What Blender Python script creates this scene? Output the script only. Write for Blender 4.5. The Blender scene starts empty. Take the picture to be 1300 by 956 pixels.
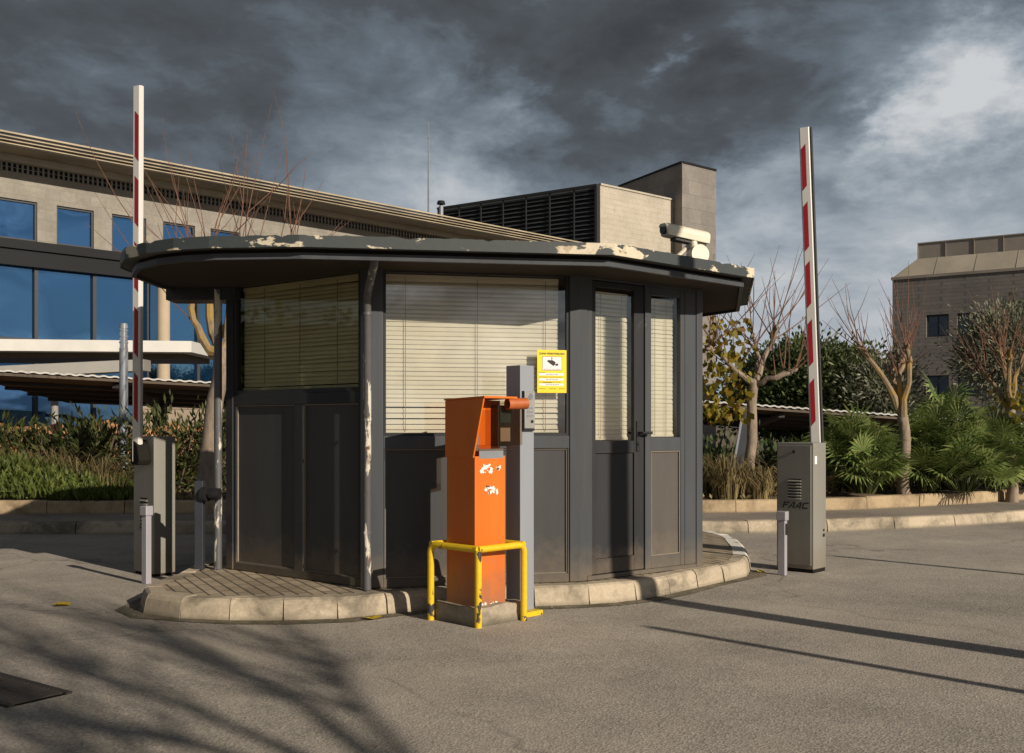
import bpy, bmesh, math, random
import numpy as np
from mathutils import Vector, Matrix
R = math.radians
sc = bpy.context.scene
COL = sc.collection
F, CH, HY = 1300.0, 1.22, 540.0            # focal length in photo pixels, eye height, horizon row

# ------------------------------------------------------------------ helpers
def at(px, py, Y):
    return Vector(((px-650)*Y/F, Y, CH+(HY-py)*Y/F))
def gnd(px, py, z=0.0):
    Y = (CH-z)*F/(py-HY)
    return Vector(((px-650)*Y/F, Y, z))

class MB:
    """collects shapes; build() links them as one mesh object"""
    def __init__(s): s.v=[]; s.f=[]; s.m=[]; s.cur=0
    def face(s, pts):
        b=len(s.v); s.v += [tuple(p) for p in pts]; s.f.append(tuple(range(b,b+len(pts)))); s.m.append(s.cur)
    def mesh(s, vs, fs):
        b=len(s.v); s.v += [tuple(p) for p in vs]
        for f in fs: s.f.append(tuple(b+i for i in f)); s.m.append(s.cur)
    def hexa(s, c):      # 8 corners: bottom 4 ccw, top 4
        s.mesh(c, [(3,2,1,0),(4,5,6,7),(0,1,5,4),(1,2,6,5),(2,3,7,6),(3,0,4,7)])
    def box(s, x0,x1,y0,y1,z0,z1, M=None):
        c=[(x0,y0,z0),(x1,y0,z0),(x1,y1,z0),(x0,y1,z0),(x0,y0,z1),(x1,y0,z1),(x1,y1,z1),(x0,y1,z1)]
        if M is not None: c=[M@Vector(p) for p in c]
        s.hexa(c)
    def prism(s, poly, z0, z1, M=None):   # poly ccw in xy
        n=len(poly)
        lo=[Vector((p[0],p[1],z0)) for p in poly]; hi=[Vector((p[0],p[1],z1)) for p in poly]
        vs=lo+hi
        if M is not None: vs=[M@p for p in vs]
        s.mesh(vs,[tuple(range(n-1,-1,-1)),tuple(range(n,2*n))]+[(i,(i+1)%n,n+(i+1)%n,n+i) for i in range(n)])
    def tube(s, pts, r, n=8, cap=True):
        pts=[Vector(p) for p in pts]
        if not hasattr(r,'__len__'): r=[r]*len(pts)
        vs=[]; fs=[]
        prev=None
        for i,p in enumerate(pts):
            if i==0: d=pts[1]-p
            elif i==len(pts)-1: d=p-pts[i-1]
            else: d=(pts[i+1]-p).normalized()+(p-pts[i-1]).normalized()
            if d.length<1e-9: d=Vector((0,0,1))
            d.normalize()
            if prev is None:
                a=d.orthogonal().normalized()
            else:
                a=prev-d*prev.dot(d)
                if a.length<1e-6: a=d.orthogonal()
                a.normalize()
            prev=a; b=d.cross(a)
            for k in range(n):
                t=2*math.pi*k/n
                vs.append(p+(a*math.cos(t)+b*math.sin(t))*r[i])
        for i in range(len(pts)-1):
            for k in range(n):
                fs.append((i*n+k,i*n+(k+1)%n,(i+1)*n+(k+1)%n,(i+1)*n+k))
        if cap:
            fs.append(tuple(range(n-1,-1,-1))); L=(len(pts)-1)*n; fs.append(tuple(range(L,L+n)))
        s.mesh(vs,fs)
    def build(s, name, mat, parent=None, smooth=False, bevel=0, label=None):
        me=bpy.data.meshes.new(name)
        V=np.array(s.v,dtype=float).reshape(-1,3)
        if parent is not None:
            root=parent
            while root.parent is not None: root=root.parent
            V=V-np.array(root.location)
            a=-root.rotation_euler.z
            if abs(a)>1e-9:
                c,q=math.cos(a),math.sin(a)
                V=np.stack([c*V[:,0]-q*V[:,1], q*V[:,0]+c*V[:,1], V[:,2]],1)
            loc=(0,0,0)
        else:
            lo=V.min(0); hi=V.max(0)
            loc=((lo[0]+hi[0])/2,(lo[1]+hi[1])/2,lo[2]); V=V-np.array(loc)
        me.from_pydata(V.tolist(),[],s.f)
        mats=mat if isinstance(mat,(list,tuple)) else [mat]
        for m_ in mats: me.materials.append(m_)
        if len(mats)>1: me.polygons.foreach_set('material_index',s.m)
        if smooth:
            me.polygons.foreach_set('use_smooth',[True]*len(me.polygons))
            me.set_sharp_from_angle(angle=R(40))
        me.update()
        o=bpy.data.objects.new(name,me); COL.objects.link(o)
        o.location=loc
        if parent is not None: o.parent=parent
        if bevel:
            b=o.modifiers.new('bevel','BEVEL'); b.width=bevel; b.segments=2; b.limit_method='ANGLE'; b.angle_limit=R(40)
        if label: o['label']=label
        return o
def tag(o,label,cat,group=None,kind=None):
    o['label']=label; o['category']=cat
    if group: o['group']=group
    if kind: o['kind']=kind
    return o
def struct(o): o['kind']='structure'; return o
def thing(name,loc,label,cat,group=None,rz=0):
    o=bpy.data.objects.new(name,None); COL.objects.link(o); o.location=loc; o.rotation_euler=(0,0,rz); o.empty_display_size=.2
    return tag(o,label,cat,group)
def rotz(p,a,c=(0,0)):
    return Matrix.Translation((c[0],c[1],0))@Matrix.Rotation(a,4,'Z')

# ------------------------------------------------------------------ materials
def newmat(name):
    m=bpy.data.materials.new(name); m.use_nodes=True; nt=m.node_tree
    return m,nt,nt.nodes['Principled BSDF']
def N(nt,t,**kw):
    n=nt.nodes.new(t)
    for k,v in kw.items():
        if k in n.inputs: n.inputs[k].default_value=v
        else: setattr(n,k,v)
    return n
def c4(c): return (c[0],c[1],c[2],1)
def coords(nt,kind='Object'):
    return nt.nodes.new('ShaderNodeTexCoord').outputs[kind]
def noise(nt,vec,scale,detail=6,rough=.6,dist=0):
    n=N(nt,'ShaderNodeTexNoise'); n.inputs['Scale'].default_value=scale; n.inputs['Detail'].default_value=detail
    n.inputs['Roughness'].default_value=rough; n.inputs['Distortion'].default_value=dist
    nt.links.new(vec,n.inputs['Vector']); return n.outputs['Fac']
def ramp(nt,fac,stops,interp='LINEAR'):
    n=N(nt,'ShaderNodeValToRGB'); e=n.color_ramp.elements; n.color_ramp.interpolation=interp
    while len(e)<len(stops): e.new(.5)
    for i,(p,c) in enumerate(stops):
        e[i].position=p; e[i].color=c4(c) if hasattr(c,'__len__') else (c,c,c,1)
    nt.links.new(fac,n.inputs['Fac']); return n.outputs['Color']
def mix(nt,fac,a,b,mode='MIX'):
    n=N(nt,'ShaderNodeMix',data_type='RGBA',blend_type=mode)
    for sock,val in ((n.inputs[0],fac),(n.inputs[6],a),(n.inputs[7],b)):
        if hasattr(val,'is_linked'): nt.links.new(val,sock)
        elif hasattr(val,'__len__'): sock.default_value=c4(val)
        else: sock.default_value=val
    return n.outputs[2]
def math_(nt,op,a,b=None,c=None,clamp=False):
    n=N(nt,'ShaderNodeMath',operation=op); n.use_clamp=clamp
    for i,v in enumerate((a,b,c)):
        if v is None: continue
        if hasattr(v,'is_linked'): nt.links.new(v,n.inputs[i])
        else: n.inputs[i].default_value=v
    return n.outputs[0]
def bump(nt,b,h,strength=.3,dist=.01):
    n=N(nt,'ShaderNodeBump'); n.inputs['Strength'].default_value=strength; n.inputs['Distance'].default_value=dist
    nt.links.new(h,n.inputs['Height']); nt.links.new(n.outputs['Normal'],b.inputs['Normal'])
def surf(name,col,rough=.6,metal=0,var=.15,scale=4,dirt=None,dirtamt=.35,bumpk=.1,bscale=60,streak=False,spec=.5,foot=None):
    """weathered solid surface: mottled colour, dirt patches, fine bump"""
    m,nt,b=newmat(name); L=nt.links; co=coords(nt)
    if streak:
        mp=N(nt,'ShaderNodeMapping'); mp.inputs['Scale'].default_value=(1,1,.12); L.new(co,mp.inputs['Vector']); vec=mp.outputs['Vector']
    else: vec=co
    n1=noise(nt,vec,scale,8,.65)
    lo=[x*(1-var) for x in col]; hi=[min(1,x*(1+var)) for x in col]
    c=ramp(nt,n1,[(.3,lo),(.7,hi)])
    if dirt:
        n2=noise(nt,vec,scale*.6,10,.7,.4)
        c=mix(nt,math_(nt,'MULTIPLY',ramp(nt,n2,[(.48,0.),(.72,1.)]),dirtamt),c,dirt)
    if foot:      # splashed dirt fading out above the ground, and fine scuffs
        sp=N(nt,'ShaderNodeSeparateXYZ'); L.new(co,sp.inputs[0]); n3=noise(nt,co,9,8,.7)
        fz=math_(nt,'ADD',sp.outputs['Z'],math_(nt,'MULTIPLY',math_(nt,'SUBTRACT',n3,.5),foot*1.6))
        c=mix(nt,math_(nt,'MULTIPLY',ramp(nt,fz,[(0.,1.),(foot,0.)]),.65),c,(.17,.135,.095))
        n4=noise(nt,co,3.1,10,.75,.6); c=mix(nt,ramp(nt,n4,[(.66,0.),(.70,.5)]),c,[min(1,x*1.8+.02) for x in col])
    L.new(c,b.inputs['Base Color'])
    b.inputs['Roughness'].default_value=rough; b.inputs['Metallic'].default_value=metal; b.inputs['Specular IOR Level'].default_value=spec
    L.new(math_(nt,'MULTIPLY_ADD',n1,.25,rough-.12),b.inputs['Roughness'])
    if bumpk: bump(nt,b,noise(nt,co,bscale,4,.7),bumpk,.01)
    return m
def flaky(name,paint,under,lo,hi,scale=(4,4,9),rough=.55,third=None):
    """paint that has come off in patches, showing the primer below"""
    m,nt,b=newmat(name); L=nt.links; co=coords(nt)
    mp=N(nt,'ShaderNodeMapping'); mp.inputs['Scale'].default_value=scale; L.new(co,mp.inputs['Vector'])
    n1=noise(nt,mp.outputs['Vector'],1.0,9,.62,.3)
    n2=noise(nt,co,30,5,.6)
    mask=ramp(nt,n1,[(lo,0.),(hi,1.)])
    pc=mix(nt,n2,[x*.8 for x in paint],[x*1.25 for x in paint])
    uc=mix(nt,n2,[x*.75 for x in under],[min(1,x*1.15) for x in under])
    if third:
        n3=noise(nt,co,7,6,.6); uc=mix(nt,ramp(nt,n3,[(.55,0.),(.62,1.)]),uc,third)
    L.new(mix(nt,mask,pc,uc),b.inputs['Base Color']); b.inputs['Roughness'].default_value=rough
    bump(nt,b,mask,-.5,.004)
    return m
def leafmat(name,cols,rough=.6,trans=.25):
    m,nt,b=newmat(name); L=nt.links
    g=N(nt,'ShaderNodeNewGeometry'); 
    k=len(cols); c=ramp(nt,g.outputs['Random Per Island'],[(i/(k-1 if k>1 else 1),cols[i]) for i in range(k)])
    n=noise(nt,coords(nt),1.3,3,.5)
    c=mix(nt,1.0,c,ramp(nt,n,[(.3,(.6,.6,.6)),(.7,(1.25,1.25,1.2))]),'MULTIPLY')
    L.new(c,b.inputs['Base Color']); b.inputs['Roughness'].default_value=rough; b.inputs['Specular IOR Level'].default_value=.3
    t=N(nt,'ShaderNodeBsdfTranslucent'); L.new(c,t.inputs['Color'])
    ms=N(nt,'ShaderNodeMixShader'); ms.inputs[0].default_value=trans
    L.new(b.outputs[0],ms.inputs[1]); L.new(t.outputs[0],ms.inputs[2]); L.new(ms.outputs[0],nt.nodes['Material Output'].inputs['Surface'])
    return m
def paneglass(name,tint=(1,1,1),ior=1.5,dark=(0.9,.93,.92),refl=1.0,wav=0.02):
    m,nt,b=newmat(name); L=nt.links; nt.nodes.remove(b)
    tr=N(nt,'ShaderNodeBsdfTransparent'); tr.inputs['Color'].default_value=c4(dark)
    gl=N(nt,'ShaderNodeBsdfGlossy'); gl.inputs['Color'].default_value=c4(tint); gl.inputs['Roughness'].default_value=.02
    g=N(nt,'ShaderNodeNewGeometry'); dt_=N(nt,'ShaderNodeVectorMath',operation='DOT_PRODUCT'); L.new(g.outputs['Incoming'],dt_.inputs[0]); L.new(g.outputs['Normal'],dt_.inputs[1])
    f0=refl; k=math_(nt,'POWER',math_(nt,'SUBTRACT',1.0,math_(nt,'ABSOLUTE',dt_.outputs['Value']),clamp=True),5.0)
    ms=N(nt,'ShaderNodeMixShader'); L.new(math_(nt,'MULTIPLY_ADD',k,1-f0,f0,clamp=True),ms.inputs[0]); L.new(tr.outputs[0],ms.inputs[1]); L.new(gl.outputs[0],ms.inputs[2])
    if wav:
        n=N(nt,'ShaderNodeBump'); n.inputs['Strength'].default_value=wav; n.inputs['Distance'].default_value=.05
        L.new(noise(nt,coords(nt),1.5,2,.5),n.inputs['Height']); L.new(n.outputs['Normal'],gl.inputs['Normal'])
    L.new(ms.outputs[0],nt.nodes['Material Output'].inputs['Surface']); return m
def mirrorglass(name,body,tint,refl=.5):
    m,nt,b=newmat(name); L=nt.links
    b.inputs['Base Color'].default_value=c4(body); b.inputs['Roughness'].default_value=.3; b.inputs['Specular IOR Level'].default_value=0
    gl=N(nt,'ShaderNodeBsdfGlossy'); gl.inputs['Color'].default_value=c4(tint); gl.inputs['Roughness'].default_value=.015
    ms=N(nt,'ShaderNodeMixShader'); ms.inputs[0].default_value=refl
    L.new(b.outputs[0],ms.inputs[1]); L.new(gl.outputs[0],ms.inputs[2])
    n=N(nt,'ShaderNodeBump'); n.inputs['Strength'].default_value=.22; n.inputs['Distance'].default_value=.2
    L.new(noise(nt,coords(nt),.35,1,.4),n.inputs['Height']); L.new(n.outputs['Normal'],gl.inputs['Normal'])
    L.new(ms.outputs[0],nt.nodes['Material Output'].inputs['Surface']); return m

def asphalt(name,base,var=.25):
    m,nt,b=newmat(name); L=nt.links; co=coords(nt)
    big=noise(nt,co,.35,6,.6,.3); mid=noise(nt,co,2.2,8,.65); fine=noise(nt,co,85,3,.8)
    vo=N(nt,'ShaderNodeTexVoronoi'); vo.inputs['Scale'].default_value=90; L.new(co,vo.inputs['Vector'])
    c=ramp(nt,big,[(.3,[x*.82 for x in base]),(.7,[x*1.15 for x in base])])
    c=mix(nt,.6,c,ramp(nt,mid,[(.3,(.72,.70,.68)),(.7,(1.15,1.13,1.1))]),'MULTIPLY')
    c=mix(nt,.75,c,ramp(nt,vo.outputs['Color'],[(.0,(.55,.54,.53)),(.45,(.95,.94,.93)),(1,(1.5,1.46,1.38))]),'MULTIPLY')
    c=mix(nt,.5,c,ramp(nt,fine,[(.3,(.6,.6,.6)),(.7,(1.3,1.3,1.3))]),'MULTIPLY')
    # fine cracks
    cr=N(nt,'ShaderNodeTexVoronoi',feature='DISTANCE_TO_EDGE'); cr.inputs['Scale'].default_value=.33
    wv=N(nt,'ShaderNodeVectorMath',operation='ADD'); L.new(co,wv.inputs[0])
    nn=N(nt,'ShaderNodeTexNoise'); nn.inputs['Scale'].default_value=2.5; nn.inputs['Detail'].default_value=8; L.new(co,nn.inputs['Vector'])
    sv=N(nt,'ShaderNodeVectorMath',operation='SCALE'); sv.inputs['Scale'].default_value=.6; L.new(nn.outputs['Color'],sv.inputs[0]); L.new(sv.outputs[0],wv.inputs[1])
    L.new(wv.outputs[0],cr.inputs['Vector'])
    ck=ramp(nt,cr.outputs['Distance'],[(.0,1.),(.009,0.)])
    gate=ramp(nt,noise(nt,co,.5,2,.5),[(.42,0.),(.52,1.)])
    c=mix(nt,math_(nt,'MULTIPLY',math_(nt,'MULTIPLY',ck,gate),.65),c,[x*.25 for x in base])
    # oil and damp stains
    st=ramp(nt,noise(nt,co,.9,5,.55,.8),[(.6,0.),(.78,1.)])
    c=mix(nt,math_(nt,'MULTIPLY',st,.4),c,[x*.45 for x in base])
    du=ramp(nt,noise(nt,co,.7,9,.68,.6),[(.44,0.),(.68,1.)]); c=mix(nt,math_(nt,'MULTIPLY',du,.5),c,[min(1,x*k) for x,k in zip(base,(1.45,1.38,1.28))])
    L.new(c,b.inputs['Base Color']); b.inputs['Roughness'].default_value=.88; b.inputs['Specular IOR Level'].default_value=.25
    h=math_(nt,'ADD',vo.outputs['Distance'],math_(nt,'MULTIPLY',fine,.6))
    bump(nt,b,h,.4,.006)
    return m
def kerbstone(name,base,dark,low=.0):
    m,nt,b=newmat(name); L=nt.links; co=coords(nt)
    n1=noise(nt,co,2.2,9,.68,.5); n2=noise(nt,co,40,4,.7); n3=noise(nt,co,.8,4,.5)
    c=ramp(nt,n3,[(.3,[x*.8 for x in base]),(.7,[x*1.15 for x in base])])
    c=mix(nt,ramp(nt,n1,[(.45,0.),(.64,.85)]),c,dark)
    c=mix(nt,.5,c,ramp(nt,n2,[(.3,(.7,.7,.7)),(.7,(1.2,1.2,1.2))]),'MULTIPLY')
    sep=N(nt,'ShaderNodeSeparateXYZ'); L.new(co,sep.inputs[0])
    foot=ramp(nt,math_(nt,'ADD',sep.outputs['Z'],math_(nt,'MULTIPLY',n1,.05)),[(.025,1.),(.075,0.)])
    c=mix(nt,math_(nt,'MULTIPLY',foot,.75),c,(.06,.055,.035))
    L.new(c,b.inputs['Base Color']); b.inputs['Roughness'].default_value=.85; bump(nt,b,math_(nt,'ADD',n1,n2),.35,.008)
    return m
def paverstone(name,base,ang):
    m,nt,b=newmat(name); L=nt.links; co=coords(nt)
    mp=N(nt,'ShaderNodeMapping'); mp.inputs['Rotation'].default_value=(0,0,ang); L.new(co,mp.inputs['Vector'])
    br=N(nt,'ShaderNodeTexBrick'); br.inputs['Scale'].default_value=1; br.inputs['Brick Width'].default_value=.22; br.inputs['Row Height'].default_value=.085; br.inputs['Mortar Size'].default_value=.008; br.inputs['Mortar Smooth'].default_value=.2
    br.offset=.5
    br.inputs['Color1'].default_value=c4([x*1.1 for x in base]); br.inputs['Color2'].default_value=c4([x*.8 for x in base]); br.inputs['Mortar'].default_value=(.075,.062,.045,1)
    L.new(mp.outputs[0],br.inputs['Vector'])
    n1=noise(nt,co,3,9,.65); n2=noise(nt,co,50,4,.7)
    c=mix(nt,.8,br.outputs['Color'],ramp(nt,n1,[(.3,(.6,.58,.54)),(.7,(1.2,1.17,1.1))]),'MULTIPLY')
    c=mix(nt,.5,c,ramp(nt,n2,[(.3,(.7,.7,.7)),(.7,(1.25,1.25,1.25))]),'MULTIPLY')
    L.new(c,b.inputs['Base Color']); b.inputs['Roughness'].default_value=.85
    bump(nt,b,br.outputs['Fac'],-.6,.006); return m
def stonewall(name,c1,c2,mort,w=.9,h=.45,scale=1,msize=.01):
    m,nt,b=newmat(name); L=nt.links; 
    g=N(nt,'ShaderNodeTexCoord'); sep=N(nt,'ShaderNodeSeparateXYZ'); L.new(g.outputs['Object'],sep.inputs[0])
    cb=N(nt,'ShaderNodeCombineXYZ'); L.new(math_(nt,'ADD',sep.outputs['X'],sep.outputs['Y']),cb.inputs[0]); L.new(sep.outputs['Z'],cb.inputs[1])
    br=N(nt,'ShaderNodeTexBrick'); br.inputs['Scale'].default_value=scale; br.inputs['Brick Width'].default_value=w; br.inputs['Row Height'].default_value=h; br.inputs['Mortar Size'].default_value=msize
    br.inputs['Color1'].default_value=c4(c1); br.inputs['Color2'].default_value=c4(c2); br.inputs['Mortar'].default_value=c4(mort); L.new(cb.outputs[0],br.inputs['Vector'])
    n1=noise(nt,g.outputs['Object'],.7,8,.7); n2=noise(nt,g.outputs['Object'],9,5,.7)
    c=mix(nt,.7,br.outputs['Color'],ramp(nt,n1,[(.3,(.7,.7,.7)),(.7,(1.2,1.2,1.2))]),'MULTIPLY')
    c=mix(nt,.5,c,ramp(nt,n2,[(.3,(.75,.75,.75)),(.7,(1.2,1.2,1.2))]),'MULTIPLY')
    L.new(c,b.inputs['Base Color']); b.inputs['Roughness'].default_value=.85; bump(nt,b,n2,.2,.02); return m
def barkmat(name,base,moss=None,mlo=.5,mhi=.62):
    m,nt,b=newmat(name); L=nt.links; co=coords(nt)
    mp=N(nt,'ShaderNodeMapping'); mp.inputs['Scale'].default_value=(1,1,.35); L.new(co,mp.inputs['Vector'])
    n1=noise(nt,mp.outputs[0],14,8,.7); n2=noise(nt,co,2.5,5,.6)
    c=ramp(nt,n1,[(.3,[x*.55 for x in base]),(.7,[x*1.25 for x in base])])
    if moss: c=mix(nt,ramp(nt,n2,[(mlo,0.),(mhi,1.)]),c,moss)
    L.new(c,b.inputs['Base Color']); b.inputs['Roughness'].default_value=.9; bump(nt,b,n1,.6,.02); return m

M={}
M['asphalt']=asphalt('asphalt',(.325,.302,.272))
M['asphalt_old']=asphalt('pavement_asphalt',(.25,.226,.20))
M['soil']=surf('soil',(.16,.11,.07),.95,0,.4,3,(.05,.04,.03),.6,.6,20)
M['kerb']=kerbstone('kerb_stone',(.46,.385,.285),(.11,.095,.07))
M['edging']=kerbstone('edging_stone',(.42,.32,.20),(.17,.12,.07))
M['paver']=paverstone('island_paving',(.36,.30,.22),R(62))
M['paver2']=paverstone('ramp_paving',(.42,.35,.27),R(0))
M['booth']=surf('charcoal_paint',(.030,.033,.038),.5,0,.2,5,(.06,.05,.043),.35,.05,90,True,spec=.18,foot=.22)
M['booth_light']=surf('pale_charcoal_paint',(.060,.067,.076),.5,0,.22,4,(.085,.07,.056),.35,.05,90,True,spec=.18,foot=.25)  # paler charcoal for front and door frames, soffit trim and most posts
M['panel']=surf('panel_paint',(.056,.057,.060),.52,0,.22,2.5,(.075,.062,.052),.5,.06,40,True,spec=.18,foot=.3)
M['panel_brown']=surf('faded_panel_paint',(.078,.068,.062),.5,0,.2,2.5,(.055,.05,.046),.5,.06,40,True,foot=.3)
M['door']=surf('door_paint',(.030,.032,.037),.48,0,.2,4,(.055,.046,.04),.35,.05,60,True,spec=.18,foot=.25)
M['putty']=surf('pale_bead',(.20,.165,.13),.7,0,.2,8)
M['soffit']=surf('soffit_paint',(.050,.040,.032),.75,0,.2,2,(.05,.04,.03),.4,.05,40,spec=.1)
M['fascia']=flaky('flaking_fascia_paint',(.036,.045,.047),(.60,.53,.40),.55,.565,(3.2,3.2,7),.6,(.40,.33,.22))
M['rooftop']=surf('bitumen_roof',(.07,.07,.068),.9,0,.3,3,(.2,.17,.12),.4,.3,30)
M['pipe']=flaky('flaking_pipe_paint',(.085,.085,.09),(.60,.56,.48),.57,.59,(14,14,3),.5,(.16,.08,.05))
M['blind']=surf('blind_slat',(.67,.62,.50),.45,0,.08,3,(.40,.33,.2),.3,0)
M['cord']=surf('blind_cord',(.22,.19,.14),.8,0,.1,5,bumpk=0)
M['glass']=paneglass('window_glass',dark=(.95,.96,.94),refl=.2)
M['glass_side']=paneglass('shade_tinted_glass',(.85,.9,.7),1.5,(.74,.73,.62),.06)  # window glass copy whose darker tint puts shade over the side blinds
M['blackplastic']=surf('black_plastic',(.016,.016,.018),.4,0,.2,8,bumpk=.03)
M['interior']=surf('booth_interior',(.12,.11,.1),.9,0,.1,2,bumpk=0)
M['orange']=surf('orange_enamel',(.63,.148,.014),.38,0,.1,5,(.42,.085,.02),.45,.03,80,True,foot=.35)
M['orange_chip']=flaky('chipped_orange_enamel',(.66,.125,.012),(.62,.58,.52),.60,.615,(7,7,12),.4,(.35,.1,.02))
M['orange_dull']=surf('sunfaded_orange',(.40,.10,.025),.5,0,.2,8,(.16,.06,.03),.5,.1,50)
M['chip']=flaky('sticker_scraps',(.78,.74,.70),(.10,.05,.03),.56,.58,(30,30,30),.6)
M['yellow']=flaky('chipped_yellow_paint',(.66,.44,.012),(.045,.04,.038),.575,.59,(9,9,7),.42,(.18,.10,.05))
M['concrete']=kerbstone('rough_concrete',(.34,.29,.22),(.11,.095,.07))
M['silver']=surf('silver_grey_paint',(.27,.29,.33),.4,.1,.06,3,(.2,.2,.2),.3,.03,80,True)
M['silver_panel']=surf('brushed_panel',(.38,.38,.37),.35,.4,.08,8,bumpk=.03)
M['chrome']=surf('chrome',(.6,.6,.62),.2,.9,.05,6,bumpk=0)
M['lcd']=surf('display_glass',(.03,.06,.08),.1,0,.2,5,bumpk=0)
M['cabinet']=surf('olive_grey_enamel',(.215,.21,.185),.45,0,.1,2.5,(.14,.12,.09),.4,.04,70,True,foot=.25)
M['cabinet_lip']=surf('cabinet_edge',(.10,.098,.08),.5,0,.1,4)
M['slot']=surf('vent_dark',(.018,.017,.014),.9,0,.1,5,bumpk=0,spec=.05)
M['white']=surf('boom_white',(.62,.61,.58),.4,0,.05,3,(.42,.40,.36),.3,.02,60,True)
M['red']=surf('reflective_red',(.30,.008,.016),.4,0,.1,5,bumpk=.02)
M['rubber']=surf('rubber_edge',(.03,.03,.03),.7,0,.1,5,bumpk=0)
M['black']=surf('print_black',(.012,.012,.012),.6,0,.05,5,bumpk=0)
M['postgrey']=surf('bollard_aluminium',(.36,.35,.39),.45,.2,.08,4,(.2,.2,.2),.3,.03,60)
M['darkpost']=surf('dark_blue_grey_paint',(.030,.034,.043),.45,0,.15,4,bumpk=.03)
M['cream']=surf('cream_camera_paint',(.67,.62,.50),.45,0,.06,6,(.4,.34,.24),.3,.02,60)
M['signyellow']=surf('sign_yellow',(.80,.62,.012),.5,0,.05,6,bumpk=0)
M['signwhite']=surf('sign_white',(.76,.76,.76),.5,0,.05,6,bumpk=0)
M['signgrey']=surf('sign_print_grey',(.20,.20,.22),.6,0,.1,6,bumpk=0)
M['signbrown']=surf('sign_print_brown',(.25,.14,.0),.6,0,.1,6,bumpk=0)
M['off_wall']=stonewall('office_stone',(.27,.25,.215),(.235,.218,.19),(.20,.18,.15),.6,.3,1,.006)
M['off_dark']=surf('dark_metal_band',(.013,.014,.017),.6,0,.2,1,bumpk=0,spec=.15)
M['off_eave']=surf('eave_boards',(.24,.19,.12),.7,0,.3,.8,(.06,.045,.03),.6,.05,10)
M['off_edge']=surf('eave_edge',(.36,.33,.27),.7,0,.15,1.2,(.2,.17,.12),.4,.05,10)
M['off_fin']=surf('eave_fins',(.38,.32,.22),.6,0,.3,.7,(.10,.08,.05),.5,0)
M['off_glass']=mirrorglass('sky_tinted_glass',(.006,.028,.075),(.25,.52,.90),.58)  # blue of the mirrored sky is put into body and tint
M['off_frame']=surf('window_frame_black',(.02,.022,.026),.5,0,.1,3,bumpk=0)
M['off_col']=surf('column_plaster',(.42,.34,.24),.8,0,.06,2,bumpk=.05)
M['louvre']=surf('louvre_steel',(.055,.06,.065),.5,.2,.15,1,bumpk=0)
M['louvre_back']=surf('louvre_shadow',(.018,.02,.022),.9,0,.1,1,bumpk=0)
M['beige_clad']=stonewall('beige_cladding',(.44,.40,.325),(.42,.38,.31),(.34,.31,.25),5.0,.28,1,.012)
M['tower_stone']=stonewall('grey_tower_stone',(.23,.21,.19),(.19,.175,.16),(.13,.125,.12),1.6,.8,1,.012)
M['right_wall']=stonewall('grey_brick',(.18,.165,.152),(.155,.142,.133),(.115,.106,.10),.5,.16,1,.012)
M['right_screen']=surf('roof_mesh_screen',(.31,.275,.22),.7,0,.2,.6,(.18,.165,.14),.4,0,10,True)
M['right_screen_up']=surf('roof_mesh_screen_upper',(.24,.21,.18),.7,0,.2,.6,bumpk=0)
M['dark_glass']=mirrorglass('dark_glass',(.008,.009,.011),(.12,.14,.16),.35)
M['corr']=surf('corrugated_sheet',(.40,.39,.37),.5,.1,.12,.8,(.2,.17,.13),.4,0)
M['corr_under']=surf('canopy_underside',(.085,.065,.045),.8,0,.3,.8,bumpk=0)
M['canopy_white']=surf('canopy_white_metal',(.58,.57,.54),.5,0,.08,.8,(.3,.28,.25),.3,0)
M['canopy_grey']=surf('canopy_grey_metal',(.25,.24,.22),.6,0,.12,.8,bumpk=0)
M['darksteel']=surf('carport_steel',(.03,.027,.024),.6,0,.2,1,bumpk=0)
M['bark']=barkmat('mulberry_bark',(.26,.205,.155),(.30,.25,.2),.6,.75)
M['bark_moss']=barkmat('lichen_bark',(.25,.185,.11),(.30,.19,.045),.50,.62)
M['twig']=barkmat('reddish_twigs',(.17,.085,.055))
M['twig_dark']=barkmat('dark_twigs',(.11,.08,.06))
M['foliage_dark']=leafmat('dark_evergreen_leaves',[(.04,.062,.024),(.065,.095,.032),(.11,.14,.05)])
M['foliage_oak']=leafmat('olive_green_leaves',[(.055,.075,.026),(.09,.115,.04),(.14,.165,.06)])
M['foliage_olive']=leafmat('olive_tree_leaves',[(.11,.12,.08),(.17,.18,.125),(.26,.27,.20)])
M['oleander']=leafmat('oleander_leaves',[(.025,.035,.01),(.05,.065,.018),(.10,.11,.03)])
M['palm']=leafmat('fan_palm_leaves',[(.12,.18,.055),(.20,.27,.08),(.31,.35,.12)],.45)
M['palm_dry']=leafmat('dry_palm_leaves',[(.18,.13,.06),(.26,.2,.1)],.6)
M['groundcover']=leafmat('ground_cover_leaves',[(.05,.07,.016),(.09,.12,.026),(.15,.17,.045)])
M['drygrass']=leafmat('dry_grass',[(.13,.10,.045),(.22,.17,.08),(.32,.26,.13)],.8)
M['greengrass']=leafmat('green_grass_blades',[(.05,.06,.015),(.10,.11,.03),(.20,.17,.07)],.7)
M['yleaf']=leafmat('yellowing_leaves',[(.20,.17,.015),(.32,.23,.02),(.14,.15,.02),(.22,.10,.02)],.6,.4)
M['fallen']=leafmat('fallen_leaf',[(.55,.42,.02),(.6,.4,.03)],.6,.2)
M['rock']=surf('orange_rock',(.36,.19,.09),.9,0,.5,1.5,(.10,.06,.04),.7,.8,5)
M['lowwall']=surf('pale_wall_plaster',(.36,.29,.22),.9,0,.12,1,bumpk=.1)
M['iron']=surf('cast_iron',(.045,.038,.034),.7,.3,.3,12,(.10,.06,.03),.4,.3,50)
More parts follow.
